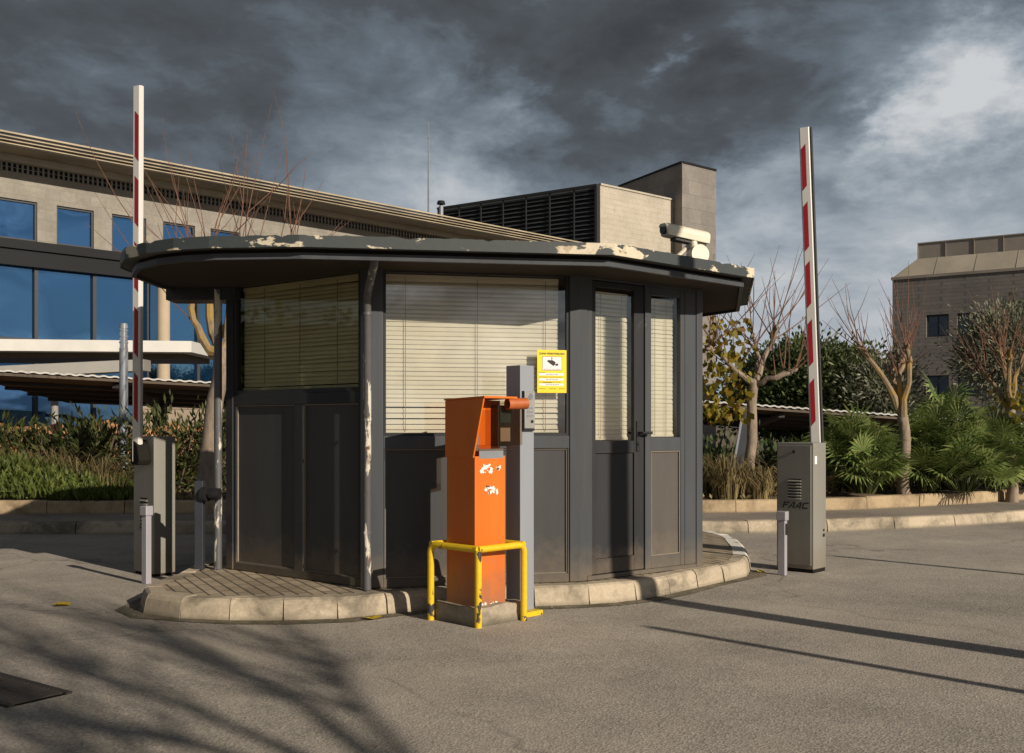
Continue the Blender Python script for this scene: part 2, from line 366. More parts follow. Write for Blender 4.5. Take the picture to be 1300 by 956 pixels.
M['carpaint']=surf('dark_car_paint',(.012,.013,.016),.25,.2,.1,2,bumpk=0)
M['tyre']=surf('tyre_rubber',(.018,.018,.018),.85,0,.1,6,bumpk=.1)
M['lampred']=surf('tail_lamp_red',(.55,.01,.02),.2,0,.1,5,bumpk=0)
M['plate']=surf('number_plate_white',(.6,.6,.58),.5,0,.05,5,bumpk=0)
M['whitekerb']=flaky('worn_white_road_paint',(.70,.67,.62),(.36,.29,.21),.56,.62,(6,6,6),.8)
M['galv']=surf('galvanised_steel',(.24,.26,.29),.5,.3,.12,3,bumpk=.03)

# ------------------------------------------------------------------ world, sun, camera
AZ=R(45); ELEV=R(22.5)     # the sun stands behind the photographer, to the right
sund=Vector((math.cos(AZ)*math.cos(ELEV), -math.sin(AZ)*math.cos(ELEV), math.sin(ELEV)))
SK1,SK2,SKB,SKZ=1.4,5.5,0.028,41.7
w=bpy.data.worlds.new("World"); sc.world=w; w.use_nodes=True
nt=w.node_tree; L=nt.links; bg=nt.nodes['Background']; STR=.10; bg.inputs['Strength'].default_value=STR
sky=N(nt,'ShaderNodeTexSky',sky_type='NISHITA'); sky.sun_disc=False; sky.sun_elevation=ELEV
sky.sun_rotation=math.atan2(sund.x,sund.y); sky.air_density=1; sky.dust_density=.6; sky.ozone_density=2
co=coords(nt,'Generated')
sep=N(nt,'ShaderNodeSeparateXYZ'); L.new(co,sep.inputs[0])
mp=N(nt,'ShaderNodeMapping'); mp.inputs['Scale'].default_value=(2.0,2.0,3.9); mp.inputs['Location'].default_value=(0,0,SKZ); L.new(co,mp.inputs['Vector'])
class cb: outputs=[mp.outputs[0]]
# two cloud decks: broad dark masses, and billows that give them lit, broken edges
wn=N(nt,'ShaderNodeTexNoise'); wn.inputs['Scale'].default_value=1.7; wn.inputs['Detail'].default_value=3; L.new(cb.outputs[0],wn.inputs['Vector'])
ws=N(nt,'ShaderNodeVectorMath',operation='MULTIPLY_ADD'); L.new(wn.outputs['Color'],ws.inputs[0]); ws.inputs[1].default_value=(.3,.3,.3); L.new(cb.outputs[0],ws.inputs[2])
n1=noise(nt,ws.outputs[0],SK1,10,.50,0)
n2=noise(nt,ws.outputs[0],SK2,9,.60,0)
def pdir(px,py): return Vector((px-650,1300,HY-py)).normalized()
val=math_(nt,'ADD',math_(nt,'MULTIPLY_ADD',n1,.50,-.075+SKB),math_(nt,'ADD',math_(nt,'MULTIPLY',n2,.42),math_(nt,'MULTIPLY_ADD',math_(nt,'MAXIMUM',sep.outputs['Z'],0.0),-.78,.305)))
# the edges of the big masses are broken up by a warp of the direction
w2=N(nt,'ShaderNodeTexNoise'); w2.inputs['Scale'].default_value=5.5; w2.inputs['Detail'].default_value=7; w2.inputs['Roughness'].default_value=.62; L.new(mp.outputs[0],w2.inputs['Vector'])
wd=N(nt,'ShaderNodeVectorMath',operation='MULTIPLY_ADD'); L.new(w2.outputs['Color'],wd.inputs[0]); wd.inputs[1].default_value=(.17,.17,.13); L.new(co,wd.inputs[2])
for px,py,s,a in ((80,50,.20,-.09),(240,120,.10,-.04),(610,20,.07,-.10),(720,60,.08,-.15),(850,25,.09,-.15),(905,90,.045,-.09),(1020,5,.05,-.08),(1230,5,.06,-.05),(330,340,.18,-.04),
                  (700,205,.055,-.09),(800,190,.07,-.10),(930,150,.08,-.12),(1060,135,.06,-.10),(1030,190,.06,-.08),(1080,258,.045,-.10),(1180,242,.045,-.09),(1285,225,.05,-.07),
                  (858,72,.018,.20),(600,250,.05,.10),(590,165,.06,.06),(645,150,.03,.10),(775,140,.028,.09),(975,50,.045,.10),(1060,60,.05,.07),(1265,80,.055,.17),(1200,110,.055,.13),(1145,155,.03,.11),
                  (1280,160,.055,.11),(1000,228,.045,.12),(1100,212,.04,.10),(1180,200,.045,.09),(450,200,.14,.045),(1130,330,.17,.05),(930,232,.03,.08)):
    d=N(nt,'ShaderNodeVectorMath',operation='DISTANCE'); L.new(wd.outputs[0],d.inputs[0]); d.inputs[1].default_value=pdir(px,py)+Vector((.085,.085,.065))
    q=math_(nt,'DIVIDE',d.outputs['Value'],s)
    g=math_(nt,'EXPONENT',math_(nt,'MULTIPLY',math_(nt,'MULTIPLY',q,q),-1.0))
    val=math_(nt,'ADD',val,math_(nt,'MULTIPLY',g,a*.8 if a<0 else a*1.1))
cl=ramp(nt,val,[(.16,(.042,.046,.052)),(.27,(.060,.067,.076)),(.38,(.082,.094,.108)),(.47,(.132,.160,.192)),(.56,(.205,.245,.29)),(.66,(.35,.395,.44)),(.80,(.60,.62,.64))])
sc10=N(nt,'ShaderNodeVectorMath',operation='SCALE'); sc10.inputs['Scale'].default_value=1/STR; L.new(cl,sc10.inputs[0])
# broken blue sky on the sun side, closed cloud in front
side=math_(nt,'ADD',math_(nt,'MULTIPLY',sep.outputs['X'],.55),math_(nt,'MULTIPLY',sep.outputs['Y'],-.83))
gap=math_(nt,'MULTIPLY',ramp(nt,side,[(.25,0.),(.6,1.)]),ramp(nt,n1,[(.42,1.),(.58,.15)]))
sk2=N(nt,'ShaderNodeVectorMath',operation='SCALE'); sk2.inputs['Scale'].default_value=.36; L.new(sky.outputs['Color'],sk2.inputs[0])
lit=N(nt,'ShaderNodeVectorMath',operation='SCALE'); lit.inputs['Scale'].default_value=1/STR; L.new(ramp(nt,n2,[(.40,(.10,.11,.13)),(.55,(.42,.43,.45)),(.66,(.95,.93,.90))]),lit.inputs[0])
far=mix(nt,ramp(nt,n1,[(.38,0.),(.58,1.)]),sk2.outputs[0],lit.outputs[0])
L.new(mix(nt,math_(nt,'MULTIPLY',ramp(nt,side,[(.25,0.),(.6,1.)]),.9),sc10.outputs[0],far),bg.inputs['Color'])

sl=bpy.data.lights.new('sun','SUN'); sl.energy=5.2; sl.angle=R(.5); sl.color=(1,.88,.72)
so=bpy.data.objects.new('sun',sl); COL.objects.link(so); so.rotation_euler=(-sund).to_track_quat('-Z','Y').to_euler(); so.location=sund*30
cam=bpy.data.cameras.new('camera'); cam.sensor_width=36; cam.lens=36; cam.shift_y=(HY-478)/1300; cam.clip_end=3000; cam.clip_start=.05
cobj=bpy.data.objects.new('camera',cam); COL.objects.link(cobj); cobj.location=(0,0,CH); cobj.rotation_euler=(R(90),0,0); sc.camera=cobj
sc.view_settings.view_transform='Standard'; sc.view_settings.look='None'; sc.view_settings.exposure=0
sc.cycles.max_bounces=8; sc.cycles.transparent_max_bounces=12

# ------------------------------------------------------------------ ground, road, pavement
KERB=[(-40,10.6),(-14,11.2),(-5.75,11.5),(-3.5,11.5),(0,11.55),(2.6,11.6),(3.64,11.75),(5.0,12.25),(6.7,13.1),(9,14.6),(14,18.2),(40,34)]
BED=[(-40,11.9),(-14,12.4),(-5.75,12.65),(-3.4,12.7),(0,12.75),(2.4,12.8),(3.4,12.92),(4.75,13.4),(6.3,14.2),(8.5,15.7),(13.2,19.4),(39,35.5)]
mb=MB()
xs=[-700,-60,-30,-14,-8,-4,0,4,8,14,30,60,700]
ys=[(-700,-.03),(-40,-.03),(11,-.03),(13.0,-.03),(15.5,-.35),(18,-.6),(24,-.75),(40,-.8),(90,-.8),(300,-.8),(1500,-.8)]
nx=len(xs)
mb.mesh([(x,y,z) for y,z in ys for x in xs],[(j*nx+i,j*nx+i+1,(j+1)*nx+i+1,(j+1)*nx+i) for j in range(len(ys)-1) for i in range(nx-1)])
struct(mb.build('ground',M['soil']))
mb=MB()
mb.mesh([(x,y,0) for x,y in KERB]+[(x,-30,0) for x,y in KERB],[(i,i+len(KERB),i+1+len(KERB),i+1) for i in range(len(KERB)-1)])
struct(mb.build('road',M['asphalt']))
def strip(line_a,line_b,z,name,mat):
    mb=MB(); n=len(line_a)
    mb.mesh([(x,y,z) for x,y in line_a]+[(x,y,z) for x,y in line_b],[(i,i+1,n+i+1,n+i) for i in range(n-1)])
    return struct(mb.build(name,mat))
def offs(line,d):      # move a polyline sideways (left positive)
    out=[]
    for i,p in enumerate(line):
        a=Vector(line[max(i-1,0)]); b=Vector(line[min(i+1,len(line)-1)]); t=(b-a).normalized()
        out.append((p[0]-t.y*d,p[1]+t.x*d))
    return out
strip(offs(KERB,.16),BED,.128,'pavement',M['asphalt_old'])
def resample(line,step,closed=False):
    P=[Vector(p) for p in line]+([Vector(line[0])] if closed else [])
    out=[]; carry=0
    seg=[(P[i],P[i+1]) for i in range(len(P)-1)]; tot=sum((b-a).length for a,b in seg)
    n=max(1,round(tot/step)); ds=[tot*k/n for k in range(n+1)]
    acc=0; k=0
    for a,b in seg:
        l=(b-a).length
        while k<=n and ds[k]<=acc+l+1e-6:
            out.append(a+(b-a)*((ds[k]-acc)/l if l else 0)); k+=1
        acc+=l
    return out
rnd=random.Random(5)
def kerbrun(line,step,width,z0,z1,name,mat,slope=.03,clip=None,smooth_corner=.0):
    """individual kerb stones along a line; inner side is to the left"""
    mb=MB(); pts=resample(line,step); g=.006
    for a,b in zip(pts,pts[1:]):
        if clip and not clip(a): continue
        t=(b-a); l=t.length
        if l<1e-4: continue
        t/=l; nrm=Vector((-t.y,t.x)); dz=rnd.uniform(-.006,.006); sh=rnd.uniform(-.006,.006)
        p=a+t*g+nrm*sh; q=b-t*g+nrm*sh
        prof=[(0,z0),(slope*.6,z1-.035),(slope,z1-.012),(slope+.02,z1+.0),(width,z1)]
        vs=[]; 
        for e in (p,q):
            for d_,z in prof: vs.append((e.x+nrm.x*d_,e.y+nrm.y*d_,z+dz*(z>z0+.01)))
        n=len(prof)
        fs=[(i,n+i,n+i+1,i+1) for i in range(n-1)]+[tuple(range(n)),tuple(range(2*n-1,n-1,-1))]
        mb.mesh(vs,fs)
    return struct(mb.build(name,mat))
near=lambda a: -16<a.x<20
kerbrun(KERB,.95,.16,-.02,.132,'kerb',M['kerb'],clip=near)
kerbrun(BED,.95,.11,.10,.285,'edging',M['edging'],slope=.01,clip=near)
# planting bed: soil rising a little behind the edging and falling to the car park
mb=MB(); n=len(BED)
rows=[offs(BED,.1),offs(BED,.9),offs(BED,2.4),offs(BED,4.5)]; zr=[.262,.29,.22,-.72]
vs=[(x,y,z) for row,z in zip(rows,zr) for x,y in row]
mb.mesh(vs,[(j*n+i,j*n+i+1,(j+1)*n+i+1,(j+1)*n+i) for j in range(3) for i in range(n-1)])
struct(mb.build('planting_bed',M['soil']))

# ------------------------------------------------------------------ island under the booth
IT=.13
front=[(-2.50,7.6),(-2.55,7.1),(-2.50,6.78),(-2.36,6.58),(-2.06,6.43),(-1.71,6.37),(-1.34,6.38),(-1.05,6.44),(-.80,6.60)]
notch=[(-.80,6.60),(-.72,6.68),(-.60,6.74),(-.2,6.82),(.15,6.88)]
right=[(.15,6.88),(.45,6.93),(.73,7.01),(1.0,7.22),(1.22,7.46),(1.57,7.87),(1.84,8.16),(1.96,8.36),(2.02,8.62)]
side=[(2.02,8.62),(2.12,9.2),(2.2,9.9),(2.2,10.5),(1.9,10.9),(1.0,11.0)]
back=[(1.0,11.0),(-1.9,11.0),(-2.5,10.4),(-2.55,9.0),(-2.50,7.6)]
kerbrun(front,.34,.15,-.02,IT,'island_kerb',M['kerb'],slope=.035)
kerbrun(notch,.34,.15,-.02,IT,'island_kerb',M['kerb'],slope=.035)
kerbrun(right,.40,.15,-.02,IT,'island_kerb',M['kerb'],slope=.035)
kerbrun(side,.40,.15,-.02,IT,'island_kerb',M['whitekerb'],slope=.03)
kerbrun(back,.5,.15,-.02,IT,'island_kerb',M['kerb'],slope=.03)
outline=front[:-1]+notch[:-1]+right[:-1]+side[:-1]+back[:-1]
n=len(outline); inner=[]
for i,p in enumerate(outline):
    a=Vector(outline[i-1]); b=Vector(outline[(i+1)%n]); t=(b-a).normalized(); inner.append((p[0]-t.y*.13,p[1]+t.x*.13))
mb=MB(); mb.face([(x,y,IT-.004) for x,y in inner]); struct(mb.build('island_paving',M['paver']))
# dirt gathered at the foot of the island kerb
mb=MB(); P=front+notch[1:]+right[1:]; O=offs(P,-.10); n=len(P)
mb.mesh([(x,y,.004) for x,y in offs(P,.02)]+[(x+rnd.uniform(-.03,.03),y+rnd.uniform(-.03,.03),.004) for x,y in O],[(i,n+i,n+i+1,i+1) for i in range(n-1)])
m_,nt_,b_=newmat('gutter_dirt'); nz=noise(nt_,coords(nt_),5,8,.7)
nt_.links.new(ramp(nt_,nz,[(.35,(.05,.05,.02)),(.6,(.17,.14,.10)),(.8,(.30,.26,.2))]),b_.inputs['Base Color']); b_.inputs['Roughness'].default_value=.95
struct(mb.build('gutter_dirt',m_))

# ------------------------------------------------------------------ booth
A=Vector((-2.166,7.80)); B=Vector((-.948,6.85)); C=Vector((.467,7.15)); D=Vector((1.458,7.90))
E=Vector((1.70,9.25)); G=Vector((.95,9.95)); H=Vector((-1.5,9.95)); I=Vector((-2.25,8.75))
booth=thing('guard_booth',(-.3,8.3,IT),'faceted charcoal gatehouse with blinds in its windows and a flaking flat roof','guard booth')
class Face:
    def __init__(s,P,Q):
        s.P=P; s.Q=Q; s.L=(Q-P).length; s.u=(Q-P)/s.L; s.n=Vector((s.u.y,-s.u.x))
    def pt(s,a,z,d=0):
        q=s.P+s.u*a+s.n*d; return Vector((q.x,q.y,z))
    def s(s,px):        # where the sight line of a column meets the wall plane
        k=(px-650)/F
        return (k*s.P.y-s.P.x)/(s.u.x-k*s.u.y)
    def box(s,mb,a0,a1,z0,z1,d0,d1):
        mb.hexa([s.pt(a0,z0,d1),s.pt(a1,z0,d1),s.pt(a1,z0,d0),s.pt(a0,z0,d0),s.pt(a0,z1,d1),s.pt(a1,z1,d1),s.pt(a1,z1,d0),s.pt(a0,z1,d0)])
    def quad(s,mb,a0,a1,z0,z1,d):
        mb.face([s.pt(a0,z0,d),s.pt(a1,z0,d),s.pt(a1,z1,d),s.pt(a0,z1,d)])
    def frame(s,mb,a0,a1,z0,z1,w,d0,d1,wb=None):
        wb=wb or w
        s.box(mb,a0,a0+w,z0,z1,d0,d1); s.box(mb,a1-w,a1,z0,z1,d0,d1)
        s.box(mb,a0+w+.0005,a1-w-.0005,z1-w,z1,d0,d1-.001); s.box(mb,a0+w+.0005,a1-w-.0005,z0,z0+wb,d0,d1-.001)
FAB,FBC,FCD=Face(A,B),Face(B,C),Face(C,D)
BZ=IT; TOP=2.33
def blind(fc,a0,a1,z0,z1,parent,d=-.075,pitch=.0305,seed=1,cords=(.2,.5,.8),gather=.0):
    r=random.Random(seed); mb=MB(); z=z1-.03; k=0
    fc.box(mb,a0,a1,z1-.025,z1,d-.014,d+.014)
    zs=[]
    while z>z0+.02:
        zs.append(z); z-=pitch if z>z0+gather else pitch*1.25
    for z in zs:
        t0=r.uniform(-.0025,.0025); t1=r.uniform(-.0025,.0025)
        if r.random()<.05: t1-=.006
        hw=.0165; tl=R(76)+r.uniform(-.08,.08); cy,sz=math.cos(tl)*hw,math.sin(tl)*hw
        for (p0,p1) in (((cy,-sz),(.0035,0.002)),((.0035,0.002),(-cy,sz))):
            mb.face([fc.pt(a0,z+p0[1]+t0,d+p0[0]),fc.pt(a1,z+p0[1]+t1,d+p0[0]),fc.pt(a1,z+p1[1]+t1,d+p1[0]),fc.pt(a0,z+p1[1]+t0,d+p1[0])])
    fc.box(mb,a0,a1,z0,z0+.018,d-.012,d+.012)
    o=mb.build('blind',M['blind'],parent)
    for c in cords:
        mc=MB(); a=a0+(a1-a0)*c; mc.tube([fc.pt(a,z1-.02,d+.021),fc.pt(a,z0+.01,d+.021)],.0022,5)
        mc.build('blind_cord',M['cord'],o)
    return o
def lowpanel(fc,a0,a1,z0,z1,parent,mat,bead=True,lab=None):
    mb=MB(); fc.box(mb,a0,a1,z0,z1,-.05,-.018)
    o=mb.build('lower_panel',mat,parent,label=lab)
    if bead:
        mb=MB(); fc.frame(mb,a0,a1,z0,z1,.007,-.017,-.006); mb.build('bead',M['putty'],o)
    return o
def corner(P,fa,fb,w=.05):      # angled post where two faces meet
    na,nb=fa.n,fb.n; ua,ub=fa.u,fb.u
    o=.012
    # outer corner
    k=(na+nb).normalized(); m=o/k.dot(na)
    pts=[P+k*m, P+ub*w+nb*o, P+ub*w-nb*.07, P-k*.09, P-ua*w-na*.07, P-ua*w+na*o]
    mb=MB(); mb.prism([(p.x,p.y) for p in pts],BZ,TOP); return mb
class Members:
    """frame members of one wall, each its own part"""
    def __init__(s,fc,mat): s.fc=fc; s.mat=mat
    def box(s,name,*a):
        mb=MB(); s.fc.box(mb,*a); mb.build(name,M[s.mat],booth,bevel=.003)
# posts
FIA=Face(I,A); FDE=Face(D,E)
for P,fa,fb,w_ in ((A,FIA,FAB,.075),(B,FAB,FBC,.085),(C,FBC,FCD,.07),(D,FCD,FDE,.06)):
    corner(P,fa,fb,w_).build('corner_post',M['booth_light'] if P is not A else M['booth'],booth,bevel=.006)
# --- left (AB) face
a0,a1=.076,FAB.L-.086; wl=FAB.s(310); wr=FAB.s(459)
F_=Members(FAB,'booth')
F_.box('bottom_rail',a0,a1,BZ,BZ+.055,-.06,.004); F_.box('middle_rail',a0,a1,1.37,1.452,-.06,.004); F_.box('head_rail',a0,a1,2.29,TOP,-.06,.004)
ml=FAB.s(374); mr=FAB.s(385)
F_.box('mullion',ml,mr,BZ+.0555,1.3695,-.06,.003)
F_.box('stile',a0,a0+.03,BZ+.0555,1.3695,-.06,.003); F_.box('stile',a1-.03,a1,BZ+.0555,1.3695,-.06,.003)
lowpanel(FAB,a0+.031,ml-.0005,BZ+.056,1.369,booth,M['panel']); lowpanel(FAB,mr+.0005,a1-.031,BZ+.056,1.369,booth,M['panel'])
win=MB(); FAB.frame(win,a0+.0005,a1-.0005,1.4525,2.2895,.028,-.05,.0); wo=win.build('window',M['booth'],booth)
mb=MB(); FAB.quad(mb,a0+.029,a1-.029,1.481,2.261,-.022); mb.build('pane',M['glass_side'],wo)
blind(FAB,a0+.034,a1-.034,1.484,2.258,wo,seed=3)
# --- front (BC) face
a0,a1=.086,FBC.L-.071
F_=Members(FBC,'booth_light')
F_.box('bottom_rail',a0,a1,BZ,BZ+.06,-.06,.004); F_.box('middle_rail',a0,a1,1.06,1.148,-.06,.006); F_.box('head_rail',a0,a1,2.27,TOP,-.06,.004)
mid=FBC.s(600); F_.box('mullion',mid-.03,mid+.03,BZ+.0605,1.0595,-.06,.003)
F_.box('stile',a0,a0+.012,BZ+.0605,1.0595,-.06,.003); F_.box('stile',a1-.012,a1,BZ+.0605,1.0595,-.06,.003)
lowpanel(FBC,a0+.0125,mid-.0305,BZ+.061,1.059,booth,M['panel']); lowpanel(FBC,mid+.0305,a1-.0125,BZ+.061,1.059,booth,M['panel'])
win=MB(); FBC.frame(win,a0+.0005,a1-.0005,1.1485,2.2695,.018,-.05,.0); wo=win.build('window',M['booth'],booth)
mb=MB(); FBC.quad(mb,a0+.019,a1-.019,1.167,2.251,-.02); mb.build('pane',M['glass'],wo)
blind(FBC,a0+.022,a1-.06,1.17,2.245,wo,seed=8,cords=(.11,.52,.92),gather=.22)
# --- door (CD) face
a0,a1=.071,FCD.L-.061; dl,dr=FCD.s(752),FCD.s(818); sl_,sr=FCD.s(821),FCD.s(868)
F_=Members(FCD,'booth_light')
F_.box('head_rail',a0,a1,2.25,TOP,-.06,.004); F_.box('mullion',dr+.004,sl_+.03,BZ+.03,2.2495,-.06,.006); F_.box('stile',sr+.012,a1,BZ+.03,2.2495,-.06,.003)
F_.box('threshold',a0,a1,BZ,BZ+.0295,-.06,.012)
if dl-a0>.01: F_.box('stile',a0,dl-.003,BZ+.03,2.2495,-.06,.003)
dr_=MB(); d0,d1=-.045,-.006
gl,gr=FCD.s(757),FCD.s(806)
FCD.box(dr_,dl,gl,BZ+.035,2.245,d0,d1); FCD.box(dr_,gr,dr,BZ+.035,2.245,d0,d1)
FCD.box(dr_,gl+.0005,gr-.0005,2.205,2.245,d0,d1-.001); FCD.box(dr_,gl+.0005,gr-.0005,1.02,1.108,d0,d1-.001); FCD.box(dr_,gl+.0005,gr-.0005,BZ+.035,BZ+.14,d0,d1-.001)
FCD.box(dr_,gl+.0005,gr-.0005,BZ+.1405,1.0195,d0,d1-.014)
do=dr_.build('door',M['door'],booth,bevel=.003)
mb=MB(); FCD.quad(mb,gl-.002,gr+.002,1.106,2.207,-.024); mb.build('pane',M['glass'],do)
blind(FCD,gl+.0,gr-.012,1.115,2.18,do,seed=11,cords=(.25,.8))
mb=MB(); FCD.box(mb,gr+.018,gr+.052,1.03,1.25,d1,d1+.008); p=FCD.pt(gr+.035,1.165,d1+.008); q=FCD.pt(gr+.035,1.165,d1+.055); e=FCD.pt(gr+.125,1.165,d1+.055)
mb.tube([p,q,e],.010,8); mb.tube([FCD.pt(gr+.035,1.085,d1+.006),FCD.pt(gr+.035,1.085,d1+.016)],.012,10); mb.build('handle',M['blackplastic'],do,smooth=True)
sd=MB(); g0,g1=FCD.s(827),FCD.s(864)
s0=sl_+.0305; s1=sr+.0115
FCD.box(sd,s0,g0,BZ+.03,2.2495,-.05,.0); FCD.box(sd,g1,s1,BZ+.03,2.2495,-.05,.0)
FCD.box(sd,g0+.0005,g1-.0005,2.185,2.2495,-.05,-.001); FCD.box(sd,g0+.0005,g1-.0005,1.03,1.13,-.05,-.001); FCD.box(sd,g0+.0005,g1-.0005,BZ+.03,BZ+.12,-.05,-.001)
so_=sd.build('sidelight',M['booth_light'],booth,bevel=.003)
lowpanel(FCD,g0+.001,g1-.001,BZ+.121,1.029,so_,M['panel_brown'],lab='faded brownish lower panel')
mb=MB(); FCD.quad(mb,g0-.002,g1+.002,1.128,2.187,-.022); mb.build('pane',M['glass'],so_)
blind(FCD,g0+.0,g1-.012,1.135,2.17,so_,seed=13,cords=(.3,.7))
# --- hidden back walls, interior floor
mb=MB()
for P,Q in ((D,E),(E,G),(G,H),(H,I),(I,A)):
    f=Face(P,Q); f.box(mb,.0,f.L-.0,BZ,TOP,-.06,-.002)
mb.build('back_wall',M['booth'],booth)
# --- roof
roof_pts=[(-2.62,6.86),(-2.52,6.66),(-2.30,6.44),(-2.09,6.32),(-1.85,6.25),(-1.29,6.20),(-.63,6.30),(.65,6.50),(1.78,7.52),(2.12,9.2),(1.5,10.35),(-1.6,10.4),(-2.3,9.4),(-2.55,8.4),(-2.70,7.6),(-2.70,7.05)]
def inset(poly,d):
    n=len(poly); out=[]
    for i,p in enumerate(poly):
        a=Vector(poly[i-1]); b=Vector(p); c=Vector(poly[(i+1)%n])
        n1_=Vector((-(b-a).y,(b-a).x)).normalized(); n2_=Vector((-(c-b).y,(c-b).x)).normalized()
        k=(n1_+n2_).normalized(); out.append(tuple(b+k*(d/max(.4,k.dot(n1_)))))
    return out
def ring(mb,outer,inner,z0,z1):
    n=len(outer)
    vs=[(x,y,z0) for x,y in outer]+[(x,y,z1) for x,y in outer]+[(x,y,z0) for x,y in inner]+[(x,y,z1) for x,y in inner]
    fs=[]
    for i in range(n):
        j=(i+1)%n
        fs+= [(i,j,n+j,n+i),(2*n+j,2*n+i,3*n+i,3*n+j),(n+i,n+j,3*n+j,3*n+i),(2*n+i,2*n+j,j,i)]
    mb.mesh(vs,fs)
rp=[]
for i,p in enumerate(roof_pts):      # ragged upstand: subdivide and jitter the top
    q=roof_pts[(i+1)%len(roof_pts)]
    m_k=max(4,int((Vector(q)-Vector(p)).length/.035))
    for k in range(m_k): rp.append((p[0]+(q[0]-p[0])*k/m_k,p[1]+(q[1]-p[1])*k/m_k))
mb=MB(); mb.prism(inset(roof_pts,.015),2.306,2.365); ro=mb.build('roof',M['rooftop'],booth)
mb=MB(); ring(mb,rp,inset(rp,.012),2.302,2.375)
r=random.Random(4); nv=len(rp)
for i in range(nv):
    d=r.choice([0]*12+[.002,-.002,.004,-.004,-.007,-.012]); 
    for k in (nv+i,3*nv+i): x,y,z=mb.v[k]; mb.v[k]=(x,y,z+d)
mb.build('fascia',M['fascia'],ro)
mb=MB(); t=inset(roof_pts,.075); ring(mb,t,inset(t,.03),2.242,2.280); mb.build('soffit_trim',M['booth_light'],ro)
mb=MB(); mb.prism(inset(roof_pts,.108),2.262,2.279); mb.build('soffit',M['soffit'],ro)
mb=MB(); mb.prism(inset(roof_pts,.095),2.2805,2.3055); mb.build('shadow_gap_fill',M['slot'],ro)  # near-black filler paints the shadow gap between fascia and trim
mb=MB()
for px_,Y in ((385,6.6),(478,6.5),(300,6.7),(690,6.8),(918,7.8),(945,7.9)):     # loose ends of roofing felt and clips along the edge
    p=at(px_,290,Y); z=2.365; M_=Matrix.Translation((p.x,Y,z))@Matrix.Rotation(.2,4,'Z')
    mb.box(-.06,.06,-.05,.05,.0,.022,M_); mb.box(.03,.06,-.05,.05,.022,.035,M_)
    mb.build('roof_clip',M['booth'],ro); mb=MB()
# --- downpipes
mb=MB(); pb=B+Vector((-.012,-.065))
mb.tube([(pb.x,pb.y,BZ),(pb.x,pb.y,2.06),(pb.x+.015,pb.y-.04,2.12),(pb.x+.085,pb.y-.30,2.235),(pb.x+.10,pb.y-.34,2.29)],.027,10)
for z in (.5,1.25,1.95): mb.tube([(pb.x,pb.y,z),(pb.x,pb.y,z+.02)],.031,10)
mb.build('downpipe',M['pipe'],booth,smooth=True)
mb=MB(); pa=A+Vector((-.065,-.03)); mb.tube([(pa.x,pa.y,BZ),(pa.x,pa.y,2.25)],.030,10); mb.build('downpipe',M['pipe'],booth,smooth=True)
mb=MB(); mb.box(-2.62,-2.05,7.75,8.0,2.17,2.2585); mb.build('light_fitting',M['blackplastic'],booth)

# ------------------------------------------------------------------ sign on the window
def text2d(body,size,bold=0):
    cu=bpy.data.curves.new('t','FONT'); cu.body=body; cu.size=size; cu.align_x='CENTER'; cu.offset=bold
    ob=bpy.data.objects.new('t',cu); me=ob.to_mesh(); vs=[tuple(v.co) for v in me.vertices]; fs=[tuple(p.vertices) for p in me.polygons]
    ob.to_mesh_clear(); bpy.data.objects.remove(ob); bpy.data.curves.remove(cu); return vs,fs
sa=FBC.s(681.5); sb=FBC.s(718.5); sz0,sz1=1.445,1.742
sign=thing('warning_sign',FBC.pt((sa+sb)/2,sz0,.012),'yellow video surveillance notice with a camera picture fixed over the window corner','warning sign')
mb=MB(); FBC.box(mb,sa,sb,sz0,sz1,.010,.014); mb.build('board',M['signyellow'],sign)
W=sb-sa; Hh=sz1-sz0; dS=.0148
def S(u,v,d=dS): return FBC.pt(sa+W*u,sz0+Hh*v,d)
def sq(mb,u0,u1,v0,v1,d=dS): mb.face([S(u0,v0,d),S(u1,v0,d),S(u1,v1,d),S(u0,v1,d)])
mb=MB(); sq(mb,.18,.83,.53,.84); 
for v in (.405,.285,.165): sq(mb,.06,.90,v,v+.055)
mb.build('white_field',M['signwhite'],sign)
mb=MB()
for u0,u1,v0,v1 in ((.17,.84,.84,.848),(.17,.84,.522,.53),(.17,.18,.53,.84),(.83,.84,.53,.84)): sq(mb,u0,u1,v0,v1)
mb.build('picture_border',M['black'],sign)
mb=MB()
def poly(pts,d=dS+.0006): mb.face([S(u,v,d) for u,v in pts])
poly([(.33,.735),(.36,.765),(.52,.76),(.63,.72),(.60,.655),(.55,.625)]); poly([(.60,.655),(.66,.69),(.70,.66),(.65,.625)]); poly([(.655,.65),(.70,.69),(.72,.66),(.69,.63)]); poly([(.485,.76),(.51,.76),(.51,.835),(.485,.835)])
mb.build('camera_picture',M['black'],sign)
mb=MB(); vs,fs=text2d('ZONA VIDEOVIGILADA',.0172,.0006); mb.mesh([FBC.pt((sa+sb)/2+x,sz0+Hh*.895+y,dS+.0003) for x,y,z in vs],fs); mb.build('lettering',M['black'],sign)
mb=MB()
r=random.Random(2)
for v,n_ in ((.425,5),(.305,5),(.185,5)):
    u=.30
    while u<.70:
        l=r.uniform(.03,.09); sq(mb,u,min(u+l,.74),v,v+.016,dS+.0005); u+=l+.02
    mb.build('text_line',M['signgrey'],sign); mb=MB()
u=.22
while u<.78: l=r.uniform(.02,.06); sq(mb,u,min(u+l,.8),.545,.56,dS+.0005); u+=l+.015
mb.build('text_line',M['signgrey'],sign)
mb=MB()
